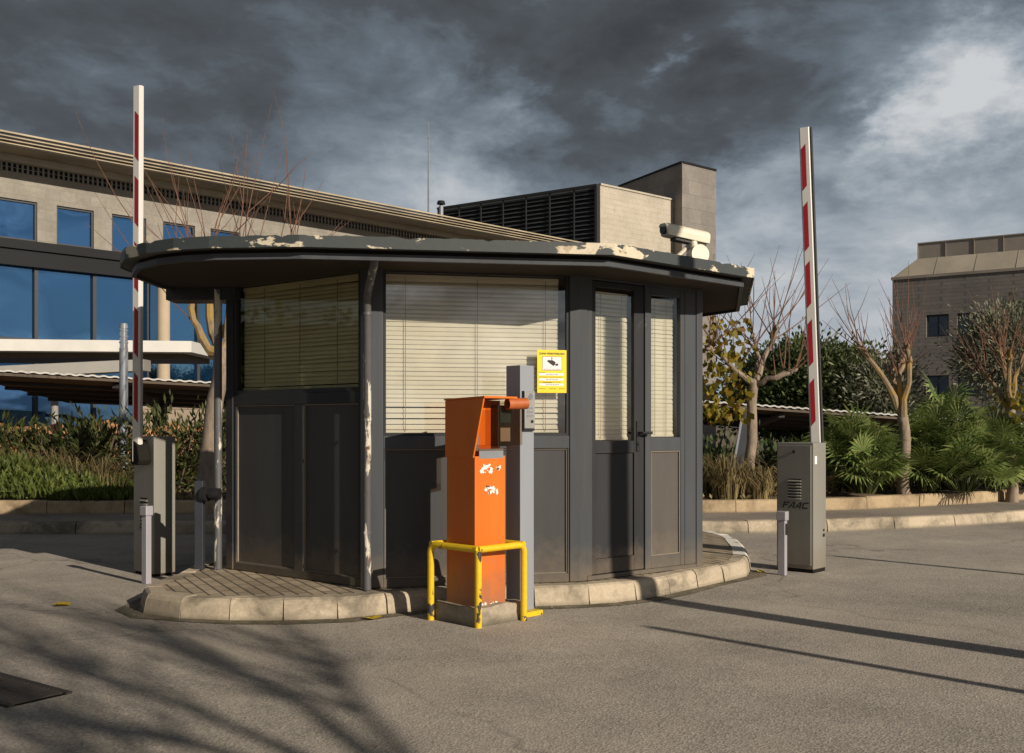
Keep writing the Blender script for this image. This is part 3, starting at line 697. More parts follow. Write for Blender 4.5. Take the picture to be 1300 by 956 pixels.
for v,u0,u1 in ((.47,.05,.28),(.36,.05,.86),(.245,.05,.80),(.23,.2,.5),(.09,.05,.28),(.09,.40,.64),(.09,.74,.95)):
    u=u0
    while u<u1: l=r.uniform(.02,.07); sq(mb,u,min(u+l,u1),v,v+.014,dS+.0005); u+=l+.012
    mb.build('text_line',M['signbrown'],sign); mb=MB()

# ------------------------------------------------------------------ security camera on the roof
cp=at(876,320,7.42)
camt=thing('security_camera',(cp.x,cp.y,2.375),'cream security camera housing on a round bracket on the booth roof edge','security camera')
Mc=Matrix.Translation((cp.x-.02,cp.y,2.60))@Matrix.Rotation(R(26),4,'Z')@Matrix.Rotation(R(6),4,'Y')
mb=MB()     # rounded shroud
sec=[(-.052,-.042),(-.055,.0),(-.05,.03),(-.03,.046),(.03,.046),(.05,.03),(.055,.0),(.052,-.042)]
vs=[];
for x,k in ((-.195,.92),(-.175,1.0),(.155,1.0),(.17,.95)):
    for y,z in sec: vs.append(Mc@Vector((x+(-.028 if z>0 and x<-.16 else 0),y*k,z*k)))
n=len(sec); fs=[(i*n+k,i*n+(k+1)%n,(i+1)*n+(k+1)%n,(i+1)*n+k) for i in range(3) for k in range(n)]+[tuple(range(n-1,-1,-1)),tuple(range(3*n,4*n))]
mb.mesh(vs,fs); mb.build('housing',M['cream'],camt,bevel=.004)
mb=MB(); mb.tube([Mc@Vector((-.216,0,.004)),Mc@Vector((-.14,0,.004))],[.038,.038],14); mb.build('lens_window',M['blackplastic'],camt,smooth=True)
mb=MB(); mb.box(-.12,.15,-.035,.035,-.062,-.0425,Mc); mb.build('mounting_rail',M['booth'],camt)
mb=MB(); a=Vector((cp.x+.055,cp.y,2.455)); dd=Vector((.30,-.95,0)).normalized()
mb.tube([a+dd*.045,a-dd*.045],.070,20); mb.build('bracket_base',M['cream'],camt,smooth=True)
mb=MB(); mb.tube([(cp.x+.01,cp.y+.03,2.54),(cp.x-.06,cp.y+.02,2.47),(cp.x-.14,cp.y,2.40),(cp.x-.18,cp.y,2.385)],.017,8); mb.tube([(cp.x+.03,cp.y,2.50),(cp.x+.02,cp.y,2.56)],.03,10); mb.build('arm',M['cream'],camt,smooth=True)

# ------------------------------------------------------------------ ticket machine
mc=Vector((-.226,6.25+.19)); s=.262
plinth=MB(); Mp=rotz(None,R(45),(-.215,6.46))
rr=random.Random(9)
poly4=[]
hs=.205
cor=[(-hs,-hs),(hs,-hs),(hs,hs),(-hs,hs)]
ring_pts=[]
for i in range(4):
    p,q=cor[i],cor[(i+1)%4]
    for k in range(6): ring_pts.append((p[0]+(q[0]-p[0])*k/6+rr.uniform(-.006,.006),p[1]+(q[1]-p[1])*k/6+rr.uniform(-.006,.006)))
n=len(ring_pts); vs=[]
for sc_,z in ((1.03,0),(1.0,.05),(.985,.095),(.95,.112)):
    for x,y in ring_pts: vs.append(Mp@Vector((x*sc_+rr.uniform(-.004,.004),y*sc_+rr.uniform(-.004,.004),z+(rr.uniform(-.008,.008) if z>.01 else 0))))
fs=[(j*n+i,j*n+(i+1)%n,(j+1)*n+(i+1)%n,(j+1)*n+i) for j in range(3) for i in range(n)]+[tuple(range(3*n,4*n))]
plinth.mesh(vs,fs); tag(plinth.build('concrete_plinth',M['concrete'],smooth=True),'rough stained concrete block under the orange ticket machine','plinth')
tm=thing('ticket_machine',(mc.x,mc.y,.10),'tall orange car park ticket column with a hooded top behind yellow rails','ticket machine',rz=R(45))
# local frame: +x is the side with the reader (towards the right hand lane), -y the shaded cheek. Matrix puts local -> world
Mt=Matrix.Translation((mc.x,mc.y,0))@Matrix.Rotation(R(-45),4,'Z')   # local x -> (.7,-.7), local y -> (.7,.7)
h=s/2
mb=MB(); mb.box(-h,h,-h,h,.10,1.03,Mt); mb.build('body',M['orange'],tm,bevel=.004)
# cheek panels of the hood, overhanging towards the front
def cheek(y0,y1,mat,name='hood_cheek'):
    mb=MB(); prof=[(-h-.006,1.02),(h-.01,1.02),(h+.085,1.385),(-h-.006,1.375)]
    vs=[Mt@Vector((x,y0,z)) for x,z in prof]+[Mt@Vector((x,y1,z)) for x,z in prof]
    mb.mesh(vs,[(0,1,2,3),(7,6,5,4),(1,0,4,5),(2,1,5,6),(3,2,6,7),(0,3,7,4)]); return mb.build(name,mat,tm,bevel=.002)
cheek(-h-.008,-h+.004,M['orange'])
mb=MB(); mb.hexa([Mt@Vector(p) for p in ((-h-.012,-h-.012,1.376),(h+.095,-h-.012,1.386),(h+.095,h+.01,1.386),(-h-.012,h+.01,1.376),(-h-.012,-h-.012,1.386),(h+.095,-h-.012,1.398),(h+.095,h+.01,1.398),(-h-.012,h+.01,1.386))]); mb.build('hood_top',M['orange'],tm)
mb=MB(); mb.box(-h,h-.045,-h+.0045,h-.0045,1.0305,1.3755,Mt); mb.build('recessed_front',M['orange'],tm)
mb=MB(); mb.box(h-.044,h-.036,-h+.02,-h+.065,1.06,1.16,Mt); mb.build('coin_slot_plate',M['silver'],tm)
mb=MB(); mb.box(h-.005,h+.0005,-h+.035,h-.02,1.015,1.075,Mt); mb.build('ticket_mouth',M['galv'],tm)
mb=MB(); mb.box(h-.044,h+.02,.045,h+.035,1.09,1.345,Mt); ho=mb.build('reader_box',M['blackplastic'],tm,bevel=.004)
mb=MB(); mb.box(h+.0205,h+.024,.06,h+.02,1.235,1.305,Mt); mb.build('screen',M['lcd'],ho)
mb=MB(); mb.box(h+.0205,h+.027,.06,h+.015,1.12,1.205,Mt); mb.build('keypad',M['silver_panel'],ho)
# smoked side window of the hood
m_,nt_,b_=newmat('smoked_plastic'); b_.inputs['Base Color'].default_value=(.02,.012,.006,1); b_.inputs['Roughness'].default_value=.15
tr=N(nt_,'ShaderNodeBsdfTransparent'); tr.inputs['Color'].default_value=(.90,.80,.70,1); ms=N(nt_,'ShaderNodeMixShader'); ms.inputs[0].default_value=.07
nt_.links.new(tr.outputs[0],ms.inputs[1]); nt_.links.new(b_.outputs[0],ms.inputs[2]); nt_.links.new(ms.outputs[0],nt_.nodes['Material Output'].inputs['Surface'])
mb=MB(); mb.box(h+.086,h+.090,-h+.005,h+.06,1.10,1.37,Mt); mb.box(h-.03,h+.0855,-h+.005,h+.06,1.096,1.0995,Mt); mb.build('smoked_visor',m_,tm)
mb=MB(); e0=Mt@Vector((h+.10,h-.05,1.352)); e1=Mt@Vector((h+.02,h+.16,1.352)); e0=Vector((-.03,6.36,1.352)); e1=Vector((.09,6.44,1.358))
dv=(e1-e0).normalized()
vs=[];a=dv.orthogonal().normalized();b=dv.cross(a)
for p_,r_ in ((e0,.036),(e1,.036),(e1,.024),(e0,.026)):
    for k in range(16):
        t=2*math.pi*k/16; vs.append(p_+(a*math.cos(t)+b*math.sin(t))*r_)
fs=[]
for j in range(4):
    for k in range(16): fs.append((j*16+k,j*16+(k+1)%16,((j+1)%4)*16+(k+1)%16,((j+1)%4)*16+k))
mb.mesh(vs,fs); mb.build('rolled_visor',M['orange_dull'],tm,smooth=True)
# torn stickers on the lit side
def scraps(z0,z1,y0,y1,nn,seed,name='torn_sticker'):
    r=random.Random(seed); mb=MB()
    for _ in range(nn):
        y=r.uniform(y0,y1); z=r.uniform(z0,z1); k=r.randint(5,8); rad=r.uniform(.006,.020)
        mb.face([Mt@Vector((h+.0012+_*.00003,y+math.cos(2*math.pi*i/k)*rad*r.uniform(.4,1.2),z+math.sin(2*math.pi*i/k)*rad*r.uniform(.3,.9))) for i in range(k)])
    mb.build(name,M['chip'],tm)
scraps(.925,.985,-.075,.01,22,3); scraps(.94,.965,.04,.09,5,6); scraps(.80,.84,-.05,.06,20,5); scraps(.112,.122,-.12,.10,9,8,'paint_chip')

# ------------------------------------------------------------------ yellow guard rail
pF=Vector((-.204,6.17)); pL=Vector((-.509,6.42)); pR=Vector((.074,6.40)); pB=Vector((-.225,6.66))
rail=thing('guard_rail',(-.21,6.42,0),'chipped yellow tubular guard rail around the base of the ticket machine','guard rail')
Z=.475; rr_=.0215
def bend(a,b,c,rad=.05,k=5):      # rounded corner at b
    a,b,c=Vector(a),Vector(b),Vector(c); u=(a-b).normalized(); v=(c-b).normalized(); out=[]
    for i in range(k+1):
        t=i/k; out.append((b+u*rad)*(1-t)**2+b*2*t*(1-t)+(b+v*rad)*t**2)
    return out
mb=MB()
l0=(pL.x,pL.y,0); l1=(pL.x,pL.y,Z); f1=(pF.x,pF.y,Z-.004); r1=(pR.x,pR.y,Z); r0=(pR.x,pR.y,0); b1=(pB.x,pB.y,Z)
mb.tube([l0]+bend(l0,l1,f1)+[f1],rr_,12); o=mb.build('left_post_and_rail',M['yellow'],rail,smooth=True); o.name='bent_tube'
mb=MB(); mb.tube([r0]+bend(r0,r1,f1)+[f1],rr_,12); mb.build('bent_tube',M['yellow'],rail,smooth=True)
mb=MB(); mb.tube([(pF.x,pF.y,0),(pF.x,pF.y,Z-.01)],rr_*1.05,12); mb.build('post',M['yellow'],rail,smooth=True)
mb=MB(); mb.tube([l1]+bend(l1,b1,r1)+[r1],rr_*.95,12); mb.build('rear_tube',M['yellow'],rail,smooth=True)

# ------------------------------------------------------------------ intercom post
ic=Vector((.052,6.625)); hp=.064; Mi=Matrix.Translation((ic.x,ic.y,0))@Matrix.Rotation(R(-44),4,'Z')
ip=thing('intercom_post',(ic.x,ic.y,0),'square silver intercom post standing just right of the orange machine','intercom post',rz=R(-44))
mb=MB(); mb.box(-hp,hp,-hp,hp,.03,1.605,Mi); mb.build('post',M['silver'],ip,bevel=.004)
mb=MB(); mb.box(hp-.07,hp+.05,-hp-.01,hp+.03,0,.0295,Mi); mb.build('base_plate',M['yellow'],ip)
mb=MB(); mb.box(hp,hp+.022,-.045,.050,1.20,1.44,Mi); po=mb.build('intercom_panel',M['silver_panel'],ip,bevel=.003)
mb=MB(); mb.box(hp-.0005,hp+.018,-.052,-.0455,1.185,1.44,Mi); mb.box(hp-.0005,hp+.018,-.0455,.05,1.185,1.1995,Mi); mb.build('panel_gasket',M['blackplastic'],po)
mb=MB(); mb.tube([Mi@Vector((hp+.0215,.005,1.405)),Mi@Vector((hp+.026,.005,1.405))],.021,16); mb.build('speaker_grille',M['chrome'],po,smooth=True)
mb=MB()
for z in (1.325,1.30,1.275): mb.box(hp+.0222,hp+.024,-.025,.03,z,z+.012,Mi)
mb.build('speech_slots',M['signgrey'],po)
mb=MB(); mb.tube([Mi@Vector((hp+.0215,.02,1.245)),Mi@Vector((hp+.028,.02,1.245))],.010,12); mb.build('call_button',M['blackplastic'],po,smooth=True)

# ------------------------------------------------------------------ barrier gates
def louvres(mb,M_,x0,x1,z0,n,dz,y):
    for i in range(n):
        z=z0+i*dz
        mb.mesh([M_@Vector(p) for p in ((x0,y,z),(x1,y,z),(x1,y,z+dz*.62),(x0,y,z+dz*.62),(x0,y-.012,z+dz*.1),(x1,y-.012,z+dz*.1))],
                [(0,1,5,4),(4,5,2,3),(0,4,3),(1,2,5)])
def boomsec(mb,p0,p1,M_,w,d,chamf=.012):
    s_=[(-w/2,-d/2+chamf),(-w/2+chamf,-d/2),(w/2-chamf,-d/2),(w/2,-d/2+chamf),(w/2,d/2-chamf),(w/2-chamf,d/2),(-w/2+chamf,d/2),(-w/2,d/2-chamf)]
    rot=M_.to_3x3(); n=8
    vs=[Vector(p0)+rot@Vector((x,y,0)) for x,y in s_]+[Vector(p1)+rot@Vector((x,y,0)) for x,y in s_]
    mb.mesh(vs,[tuple(range(7,-1,-1)),tuple(range(8,16))]+[(i,(i+1)%n,n+(i+1)%n,n+i) for i in range(n)])
GB='raised barrier gates either side of the booth'
# left
lc=Vector((-2.94,8.42)); aL=R(-43); Ml=Matrix.Translation((lc.x,lc.y,0))@Matrix.Rotation(aL,4,'Z')
gl_=thing('barrier_gate',(lc.x,lc.y,0),'olive grey barrier cabinet left of the booth with its red and white boom raised','barrier gate',GB,rz=aL)
CW,CD_=.17,.095
mb=MB(); mb.box(-CW,CW,-CD_,CD_,.02,1.13,Ml); cabo=mb.build('cabinet',M['cabinet'],gl_,bevel=.006)
mb=MB(); mb.box(-CW+.01,CW-.01,-CD_+.01,CD_-.01,0,.0195,Ml); mb.build('plinth',M['slot'],gl_)
mb=MB(); louvres(mb,Ml,-.055,.065,.36,9,.030,-CD_-.0005); mb.build('vent',M['cabinet'],cabo)
mb=MB()
for i in range(9): mb.box(-.055,.065,-CD_-.0025,-CD_-.0008,.36+.030*i+.0188,.36+.030*(i+1)-.001,Ml)
mb.build('vent_gap',M['slot'],cabo)
def stripes(p0,p1,M_,w,d,segs,mir=1):
    mb=MB(); rot=M_.to_3x3(); dv=Vector(p1)-Vector(p0)
    for za,zb in segs:
        pa=Vector(p0)+dv*((za-p0[2])/dv.z); pb_=Vector(p0)+dv*((zb-p0[2])/dv.z)
        y=-d/2-.0012; x0,x1=(-w*.16,w*.36) if mir>0 else (-w*.34,w*.06); sl2=.045*mir
        mb.face([pa+rot@Vector((x0,y,0)),pa+rot@Vector((x1,y,0))-Vector((0,0,sl2)),pb_+rot@Vector((x1,y,0))-Vector((0,0,sl2)),pb_+rot@Vector((x0,y,0))])
    return mb
bx=.045
p0=Ml@Vector((bx,-CD_-.075,.93)); p1=Ml@Vector((bx+.02,-CD_-.075,3.95)); BW,BD=.085,.05
Mlb=Matrix.Rotation(R(-27),4,'Z')
mb=MB(); boomsec(mb,p0,p1,Mlb,BW,BD); bo=mb.build('boom',M['white'],gl_)
Ybm=p0.y; zz_=lambda py: CH+(HY-py)*Ybm/F
stripes(p0,p1,Mlb,BW,BD,[(zz_(a),zz_(b)) for a,b in ((530,472),(448,389),(365,307),(283,224),(200,142))]).build('red_stripe',M['red'],bo)
mb=MB(); pc=Ml@Vector((bx+.005,-CD_-.05,.99))
rot=Ml.to_3x3()
prof=[(-.055,-.09),(.055,-.09),(.08,-.05),(.045,.07),(-.02,.12),(-.05,.06),(-.08,-.04)]
vs=[pc+rot@Vector((x,-.055,0))+Vector((0,0,z)) for x,z in prof]+[pc+rot@Vector((x,.047,0))+Vector((0,0,z)) for x,z in prof]; n=len(prof)
mb.mesh(vs,[tuple(range(n)),tuple(range(2*n-1,n-1,-1))]+[((i+1)%n,i,n+i,n+(i+1)%n) for i in range(n)]); mb.build('boom_hub',M['slot'],gl_,bevel=.01)
# right
rc=Vector((2.435,8.62)); aR=R(-42); Mr=Matrix.Translation((rc.x,rc.y,0))@Matrix.Rotation(aR,4,'Z')
gr_=thing('barrier_gate',(rc.x,rc.y,0),'grey barrier cabinet lettered FAAC right of the booth with its boom raised','barrier gate',GB,rz=aR)
CW,CD_=.165,.118
mb=MB(); mb.box(-CW,CW,-CD_,CD_,.03,1.075,Mr); cabo=mb.build('cabinet',M['cabinet'],gr_,bevel=.006)
mb=MB(); mb.box(-CW+.006,CW-.006,-CD_+.006,CD_-.006,0,.0295,Mr); mb.build('plinth',M['slot'],gr_)
mb=MB(); mb.box(-CW+.012,CW-.016,-CD_-.012,-CD_-.0005,.06,1.055,Mr); doo=mb.build('access_door',M['cabinet'],cabo,bevel=.004)
yd=-CD_-.012
mb=MB(); louvres(mb,Mr,-.055,.062,.605,7,.0245,yd-.0005); mb.build('vent',M['cabinet'],doo)
mb=MB()
for i in range(7): mb.box(-.055,.062,yd-.0025,yd-.0006,.605+.0245*i+.0154,.605+.0245*(i+1)-.001,Mr)
mb.build('vent_gap',M['slot'],doo)
mb=MB(); mb.tube([Mr@Vector((0,yd,1.0)),Mr@Vector((0,yd-.008,1.0))],.012,12); mb.build('lock',M['blackplastic'],doo,smooth=True)
mb=MB()      # FAAC lettering, slanted heavy capitals
def letter(polys,x,z,w_,hh):
    for pl in polys:
        mb.face([Mr@Vector((x+(u+.28*v)*w_,yd-.0016,z+v*hh)) for u,v in pl])
Fp=[[(0,0),(.22,0),(.22,.42),(0,.42)],[(0,.42),(.75,.42),(.75,.62),(0,.62)],[(0,.62),(.22,.62),(.22,.8),(0,.8)],[(0,.8),(.95,.8),(.95,1),(0,1)]]
Ap=[[(-.12,0),(.1,0),(.62,.8),(.55,1)],[(.55,1),(.62,.8),(.68,.8),(.9,1)],[(.68,0),(.9,0),(.9,1),(.68,.8)],[(.26,.25),(.68,.25),(.68,.42),(.37,.42)]]
Cp=[[(0,.15),(.2,.25),(.2,.75),(0,.85)],[(0,.85),(.2,.75),(.3,.8),(.15,1)],[(.15,1),(.3,.8),(.95,.8),(.95,1)],[(0,.15),(.15,0),(.3,.2),(.2,.25)],[(.15,0),(.95,0),(.95,.2),(.3,.2)]]
for pl,x in ((Fp,-.106),(Ap,-.052),(Ap,.006),(Cp,.066)): letter(pl,x,.530,.055,.052)
mb.build('lettering',M['black'],doo)
mb=MB(); mb.box(CW+.0004,CW+.0018,-.095,-.055,.90,.965,Mr); mb.build('sticker',M['signwhite'],cabo)
mb=MB(); mb.box(CW+.0004,CW+.006,.055,.085,.29,.315,Mr); mb.tube([Mr@Vector((CW+.0004,.07,.345)),Mr@Vector((CW+.006,.07,.345))],.010,10); mb.build('key_switch',M['blackplastic'],cabo)
p0=Mr@Vector((.055,CD_+.06,.92)); p1=p0+Vector((-.105,.0,2.83)); BW,BD=.092,.05
Mrb=Matrix.Rotation(R(-27),4,'Z')
mb=MB(); boomsec(mb,p0,p1,Mrb,BW,BD); bo=mb.build('boom',M['white'],gr_)
Ybm=p0.y; zz_=lambda py: CH+(HY-py)*Ybm/F
stripes(p0,p1,Mrb,BW,BD,[(zz_(a),zz_(b)) for a,b in ((541,487),(466,412),(392,338),(320,263),(243,190))],mir=-1).build('red_stripe',M['red'],bo)
mb=MB(); rot=Mrb.to_3x3(); o1=rot@Vector((BW/2+.008,0,0)); boomsec(mb,p0+o1,p1+o1,Mrb,.014,.042,.003); mb.build('rubber_edge',M['rubber'],bo)
mb=MB(); mb.tube([Mr@Vector((.05,CD_,.98)),Mr@Vector((.05,CD_+.10,.98))],.05,14); mb.build('boom_hub',M['darkpost'],gr_,smooth=True)
# photocell posts
def photocell(px,yb,htop,label,ang,w=.04):
    g=gnd(px,yb); Mq=Matrix.Translation((g.x,g.y,0))@Matrix.Rotation(ang,4,'Z')
    t=thing('photocell_post',(g.x,g.y,0),label,'bollard','photocell posts beside the barriers',rz=ang)
    mb=MB(); mb.box(-w,w,-w*.8,w*.8,0,htop-.075,Mq); mb.build('post',M['postgrey'],t,bevel=.004)
    mb=MB(); mb.box(-w*1.35,w*1.35,-w*1.1,w*1.1,htop-.0745,htop,Mq); mb.build('sensor_head',M['postgrey'],t,bevel=.006)
    return t,Mq,w
photocell(186,741,.60,'short pale aluminium post in front of the left barrier cabinet',R(-35),.030)
t,Mq,w_=photocell(993.5,730,.52,'short grey aluminium post in front of the lettered barrier cabinet',R(-40),.030)
mb=MB(); mb.box(w_+.0005,w_+.008,-.015,.015,.33,.42,Mq); mb.build('sensor_lens',M['blackplastic'],t)
# dark post with a sensor head beside the booth
q=Vector((-2.36,7.74)); t=thing('sensor_post',(q.x,q.y,IT),'dark slim post with a round sensor head pointing at the booth corner','post')
mb=MB(); mb.box(q.x-.032,q.x+.032,q.y-.03,q.y+.03,IT,.80); mb.build('post',M['darkpost'],t,bevel=.004)
mb=MB(); z=.70; mb.tube([(q.x+.03,q.y-.02,z),(q.x+.07,q.y-.03,z)],[.058,.058],16); mb.tube([(q.x+.07,q.y-.03,z),(q.x+.10,q.y-.035,z+.005),(q.x+.165,q.y-.04,z+.005)],[.03,.045,.042],16); mb.build('sensor_head',M['blackplastic'],t,smooth=True)

# ------------------------------------------------------------------ drain, fallen leaves
a=Vector((-2.95,5.34)); b=Vector((-2.0,4.66)); u=(b-a).normalized(); nrm=Vector((-u.y,u.x))
dt=thing('drain_channel',((a.x+b.x)/2,(a.y+b.y)/2,0),'rusty slotted drain grating set in the road','drain')
mb=MB()
def dq(s0,s1,d0,d1,z0,z1):
    pp=[a+u*s0-nrm*d1,a+u*s1-nrm*d1,a+u*s1-nrm*d0,a+u*s0-nrm*d0]; mb.hexa([(p.x,p.y,z0) for p in pp]+[(p.x,p.y,z1) for p in pp])
Ld=(b-a).length
dq(0,Ld,0,.03,.001,.009); dq(0,Ld,.27,.30,.001,.009)
mb.build('frame',M['iron'],dt)
mb=MB(); k=0
while k*.035+.02<Ld: dq(k*.035,k*.035+.02,.0305,.2695,.002,.010); k+=1
mb.build('grating',M['iron'],dt)
mb=MB(); pp=[a-nrm*.27,b-nrm*.27,b-nrm*.03,a-nrm*.03]; mb.face([(p.x,p.y,.0015) for p in pp]); mb.build('gutter_bottom',M['slot'],dt)
for i,(px,py,z,lab) in enumerate(((78,770,0,'yellow fallen leaf lying alone on the open road at the left'),(472,787,0,'yellow fallen leaf at the foot of the island kerb'),(968,727,0,'bright yellow leaf on the road beside the lettered barrier'))):
    g=gnd(px,py,z); mb=MB(); r=random.Random(i)
    pts=[]; k=10
    for j in range(k):
        t=2*math.pi*j/k; rad=.042*(1+.25*math.sin(3*t+i)); pts.append((g.x+math.cos(t)*rad*1.3,g.y+math.sin(t)*rad,.008+.018*abs(math.sin(t*1.0+i))))
    mb.mesh([(g.x,g.y,.012)]+pts,[(0,1+j,1+(j+1)%k) for j in range(k)])
    tag(mb.build('fallen_leaf',M['fallen']),lab,'leaf','fallen leaves on the road')

# ------------------------------------------------------------------ plants
def leaf(mb,p,size,r,asp=2.2,dirn=None):
    a=Vector((r.gauss(0,1),r.gauss(0,1),r.gauss(0,1))) if dirn is None else dirn+Vector((r.gauss(0,.45),r.gauss(0,.45),r.gauss(0,.45)))
    if a.length<1e-4: a=Vector((0,0,1))
    a.normalize(); b=a.orthogonal().normalized(); b=Matrix.Rotation(r.uniform(0,6.28),3,a)@b
    l=size*r.uniform(.7,1.3); w=l/asp
    mb.face([p,p+a*l*.5+b*w*.5,p+a*l,p+a*l*.5-b*w*.5])
def crown(c,rad,n_clumps,per,size,seed,asp=2.2,spread=.22,shell=.45,up=.0):
    """leaf clumps spread unevenly through an ellipsoid"""
    r=random.Random(seed); mb=MB(); c=Vector(c); rad=Vector(rad)
    for _ in range(n_clumps):
        v=Vector((r.gauss(0,1),r.gauss(0,1),r.gauss(0,1))).normalized(); k=(shell+(1-shell)*r.random()**.6)*r.uniform(.85,1.1)
        cc=c+Vector((v.x*rad.x*k,v.y*rad.y*k,v.z*rad.z*k)); sr_=spread*r.uniform(.6,1.4); dn=v+Vector((0,0,up))
        for _ in range(int(per*r.uniform(.6,1.3))):
            p=cc+Vector((r.gauss(0,1)*sr_,r.gauss(0,1)*sr_,r.gauss(0,1)*sr_*.8)); leaf(mb,p,size,r,asp,dn)
    return mb
def trunkpts(a,b,r,k=5,wob=.03):
    a,b=Vector(a),Vector(b); return [a+(b-a)*(i/k)+Vector((r.uniform(-wob,wob),r.uniform(-wob,wob),0))*(1 if 0<i<k else 0) for i in range(k+1)]
def bare_tree(base,fork,limbs,seed,rt,label,twigs=40,tlen=1.2,group='bare pollarded trees',mat='bark',lmat='bark_moss',leaves=0,leafbox=None,tw=.006,droop=.0,tmat='twig'):
    r=random.Random(seed); base,fork=Vector(base),Vector(fork)
    t=thing('bare_tree',base,label,'tree',group)
    mb=MB(); tp=trunkpts(base,fork,r,6,rt*.25); k=len(tp)
    mb.tube(tp,[rt*(1.25 if i==0 else 1.05-.25*i/k) for i in range(k)],10); mb.tube([fork-Vector((0,0,rt)),fork,fork+Vector((0,0,rt*.9))],[rt*.8,rt*.9,rt*.4],10)
    mb.build('trunk',M[mat],t,smooth=True)
    ml,mt=MB(),MB(); ends=[]
    for L_ in limbs:
        pts=[fork]+[Vector(p) for p in L_]; fine=[]
        for a,b in zip(pts,pts[1:]):
            for j in range(3): fine.append(a+(b-a)*(j/3)+Vector((r.uniform(-.02,.02),r.uniform(-.02,.02),r.uniform(-.02,.02))))
        fine.append(pts[-1]); kk=len(fine)
        ml.tube(fine,[rt*(.62-.36*i/kk)*(1+.2*r.uniform(-1,1)) for i in range(kk)],8); ends.append(fine)
        e=fine[-1]; dd=(e-fine[-3]).normalized()
        for k_ in range(5):      # knobbly pollard head
            q=e+Vector((r.gauss(0,1),r.gauss(0,1),r.gauss(0,1))).normalized()*rt*.28-dd*rt*r.uniform(0,1.2); q2=q+(dd+Vector((r.gauss(0,.6),r.gauss(0,.6),r.gauss(0,.4))))*rt*.55
            ml.tube([q-dd*rt*.3,q,(q+q2)/2,q2],[rt*.16,rt*.34,rt*.30,rt*.12],7)
    ml.build('limbs',M[lmat],t,smooth=True)
    tips=[]
    for i in range(twigs):
        fine=r.choice(ends); j=r.randint(len(fine)//2,len(fine)-1); p=fine[j]
        out=(fine[-1]-fork); out.z*=.3; out.normalize()
        d=(Vector((0,0,1))*r.uniform(.3,1.3)+out*r.uniform(-.2,.9)+Vector((r.gauss(0,.45),r.gauss(0,.45),0))).normalized(); l=tlen*r.uniform(.35,1.15); pts=[p]
        for s_ in range(5):
            d=(d+Vector((r.gauss(0,.07),r.gauss(0,.07),.08-droop))).normalized(); pts.append(pts[-1]+d*l/5)
        mt.tube(pts,[tw*1.5,tw*1.25,tw,tw*.8,tw*.6,tw*.3],4,False); tips.append(pts)
        if r.random()<.6:
            q=pts[2]; d2=(d+Vector((r.gauss(0,.5),r.gauss(0,.5),.2))).normalized(); mt.tube([q,q+d2*l*.25,q+d2*l*.5+Vector((0,0,.05))],[tw*.9,tw*.7,tw*.3],4,False)
    mt.build('twigs',M[tmat],t)
    if leaves:
        mb=MB()
        for _ in range(leaves):
            if leafbox: p=Vector([r.uniform(a,b) for a,b in leafbox])
            else: p=r.choice(r.choice(tips))
            leaf(mb,p,.095,r,1.15,Vector((0,0,-.8)))
        mb.build('leaves',M['yleaf'],t)
    return t
Y=13.6
bare_tree(at(950,636,Y),at(957,487,Y),[[at(935,470,Y-.1),at(900,440,Y-.3)],[at(978,440,Y+.1),at(985,415,Y)],[at(965,455,Y+.3),at(955,425,Y+.5)],[at(985,478,Y-.2),at(1010,470,Y-.2)]],21,.075,'bare tree with yellow leaves on its left limb beside the booth',42,1.35,leaves=420,leafbox=((at(890,0,Y).x,at(948,0,Y).x),(Y-.6,Y+.5),(at(0,535,Y).z,at(0,405,Y).z)),mat='bark',lmat='bark',tw=.007)
Y=13.9
bare_tree(at(1149,636,Y),at(1146,530,Y),[[at(1130,495,Y),at(1098,450,Y-.1),at(1090,438,Y-.1)],[at(1138,490,Y+.1),at(1130,470,Y+.2)],[at(1155,465,Y-.1),at(1150,440,Y)],[at(1140,480,Y),at(1147,455,Y+.3)]],22,.083,'bare tree with yellow lichen on forked limbs between the two fan palm groups',40,1.05,tw=.006)
Y=14.6
bare_tree(at(1284,640,Y),at(1283,520,Y),[[at(1275,470,Y),at(1270,445,Y)],[at(1290,480,Y),at(1305,440,Y)],[at(1262,490,Y+.2),at(1245,470,Y+.2)],[at(1280,480,Y-.3),at(1283,450,Y-.4)]],23,.075,'twiggy bare tree at the right edge behind the fan palms',42,1.0,leaves=130,leafbox=((at(1268,0,Y).x,at(1312,0,Y).x),(Y-.4,Y+.4),(at(0,540,Y).z,at(0,490,Y).z)),tw=.006)
Y=13.0
bare_tree(at(262,622,Y),at(281,452,Y),[[at(262,440,Y),at(246,405,Y),at(240,370,Y)],[at(288,430,Y+.2),at(292,380,Y+.3),at(300,330,Y+.3)],[at(275,430,Y+.3),at(330,370,Y+.5),at(370,330,Y+.6)],[at(270,425,Y+.4),at(262,360,Y+.6),at(255,330,Y+.6)]],24,.115,'leaning bare tree with a yellow limb rising behind the left of the booth',34,2.5,tw=.007)
Y=9.0
bare_tree((at(-190,0,Y).x,Y,0),(at(-190,0,Y).x,Y,2.0),[[at(-120,360,Y),at(-50,330,Y)],[at(-190,330,Y),at(-150,280,Y)],[at(-110,330,Y+.3),at(-40,360,Y)]],27,.10,'bare tree just outside the left edge reaching twigs into view',8,.5,tw=.005)
